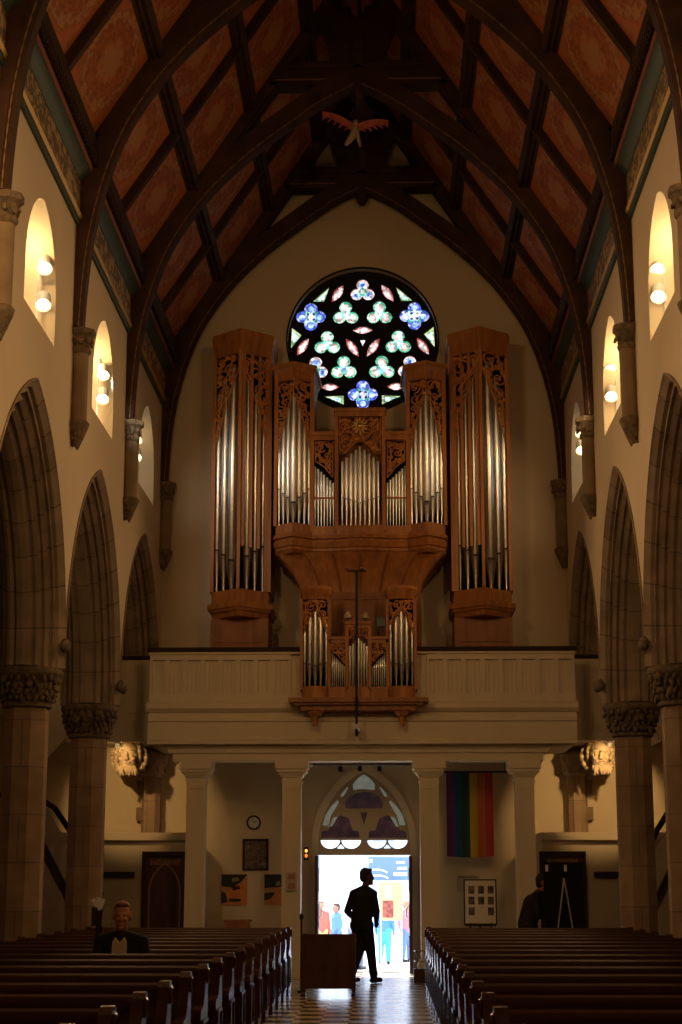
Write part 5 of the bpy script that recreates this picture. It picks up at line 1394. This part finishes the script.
for x in (.06, .98): mb = MB(); mb.tube([(sx_(x), 46.6, -.7), (sx_(x), 46.6, sz_(2.1))], .03, 6); mb.build('post', lampgrey, t)
t = thing('stall_panel', 'tan stall panel with a dark red poster below the blue sign', 'stall', (.5, 46.2, -.7))
mb = MB(); mb.box(sx_(.27), sx_(.74), 46.2, 46.26, sz_(.84), sz_(1.62)); mb.build('panel', mat('tan_panel', (.40, .30, .16), .7), t)
mb = MB(); mb.box(sx_(.33), sx_(.55), 46.185, 46.2, sz_(.90), sz_(1.24)); mb.build('red_poster', pic_mat('dark_red_print', [(.16, .03, .03), (.28, .08, .06)], 9), t)
mb = MB(); mb.box(sx_(.37), sx_(.53), 46.185, 46.2, sz_(1.28), sz_(1.55)); mb.build('grey_notice', mat('grey_notice', (.42, .38, .28), .7), t)
for x in (.29, .72): mb = MB(); mb.tube([(sx_(x), 46.23, -.7), (sx_(x), 46.23, sz_(.85))], .02, 6); mb.build('leg', lampgrey, t)
t = thing('parked_van', 'white van parked across the street', 'van', (-3.0, 60, -.7))
mb = MB(); mb.prism([(-6.2, -.3), (-.55, -.3), (-.55, 1.7), (-.7, 1.9), (-5.0, 1.9), (-5.7, .9), (-6.2, .7)], [], lambda a, b, d: (a, d, b), 60, 61.9); mb.build('bodywork', mat('white_van_paint', (.82, .83, .84), .35), t)
for x in (-5.3, -1.5): mb = MB(); rows = [[Vector((x + r_ * math.cos(a), y_, -.34 + r_ * math.sin(a))) for a in [2 * PI * i / 18 for i in range(18)]] for r_, y_ in ((.2, 59.93), (.36, 59.95), (.36, 60.15))]; mb.grid(rows, 0, cu=True); mb.poly(rows[0]); mb.build('wheel', iron, t, smooth=40)
mb = MB(); mb.prism([(-5.55, .95), (-4.4, .95), (-4.4, 1.6), (-5.05, 1.6)], [], lambda a, b, d: (a, d, b), 59.98, 60.0); mb.build('side_window', MATS['sky_reflecting_glass'], t)
street = [('passer-by in a lavender shirt standing just outside the door', (-.16, 33.6, -.02), R(150), (.42, .42, .62), (.18, .22, .35), (.1, .06, .04), .80),
          ('pedestrian in a red top and orange skirt across the street', (-1.55, 51.5, -.7), R(20), (.62, .10, .07), (.70, .36, .12), (.2, .1, .05), 1),
          ('pedestrian in blue clothes near the red one', (-1.12, 52.5, -.7), R(-60), (.10, .22, .62), (.08, .14, .4), (.05, .03, .02), .95),
          ('pedestrian in blue with teal trousers behind the stall panel', (.33, 50.5, -.7), R(170), (.07, .18, .62), (.06, .34, .40), (.05, .03, .02), 1.05),
          ('pedestrian in a red and white top beside the stall', (.98, 52.0, -.7), R(40), (.66, .16, .18), (.10, .16, .5), (.3, .2, .1), 1)]
for lb, b, yw, c1, c2, hr_, k_ in street:
    person(lb, b, yw, {q: tuple(v * k_ for v in w_) for q, w_ in STAND.items()}, (c1, c2), None, hair=hr_, vox=.02)

# ------------------------------------------------------------------ lights
def light(nm, kind, loc, energy, col, size=.2, aim=None, sy=None, spread=None, spot=None):
    ld = bpy.data.lights.new(nm, kind); ld.energy = energy; ld.color = col
    if kind == 'AREA':
        ld.shape = 'RECTANGLE'; ld.size = size; ld.size_y = sy or size
        if spread: ld.spread = spread
    elif kind == 'SPOT': ld.spot_size = spot or R(80); ld.spot_blend = .7; ld.shadow_soft_size = size
    elif kind == 'SUN': ld.angle = size
    else: ld.shadow_soft_size = size
    o = bpy.data.objects.new(nm, ld); COL.objects.link(o); o.location = loc
    if aim is not None: o.rotation_euler = (Vector(aim) - Vector(loc)).to_track_quat('-Z', 'Y').to_euler()
    return o
# added warm fill lights above the frame, without fixtures, for nave and organ
for s in (-1, 1):
    light('front_fill', 'SPOT', (s * 3.6, 13.5, 9.8), 150 if s > 0 else 330, WARM, .2, (-s * 1.2, 32, 5.2), spot=R(70))
    light('nave_fill', 'SPOT', (s * 3.7, 9.5, 9.3), 520, WARM, .25, (-s * 3.9, 24, 7.0), spot=R(80))
light('ambient_fill', 'AREA', (0, 1.0, 8.0), 70, WARM, 3.0, (0, 20, 4.0))  # added soft area fill for ambient warmth, no fixture modelled
for s in (-1, 1): light('aisle_lamp', 'POINT', (s * 6.4, 25.0, 6.5), 14, WARM, .15)
sun = light('sun', 'SUN', (0, 50, 30), 14.0, (1, .97, .92), R(.6)); sun.rotation_euler = Vector((.2, -.78, -.85)).to_track_quat('-Z', 'Y').to_euler()

wld = bpy.data.worlds.new('street_sky'); SC.world = wld; wld.use_nodes = True
bg = wld.node_tree.nodes['Background']; bg.inputs[0].default_value = (.62, .78, 1, 1); bg.inputs[1].default_value = 5.0

# ------------------------------------------------------------------ camera and view
cd = bpy.data.cameras.new('camera'); cam = bpy.data.objects.new('camera', cd); COL.objects.link(cam)
cd.sensor_fit = 'VERTICAL'; cd.sensor_height = 24; cd.lens = 1688.168 / 1024 * 24; cd.clip_end = 300
cam.location = (.451, 0, 1.6); cam.rotation_euler = (PI / 2 + .2164, 0, .0274)
SC.camera = cam
SC.view_settings.view_transform = 'Standard'; SC.view_settings.look = 'None'; SC.view_settings.gamma = 1
SC.view_settings.use_curve_mapping = False; SC.view_settings.exposure = 0
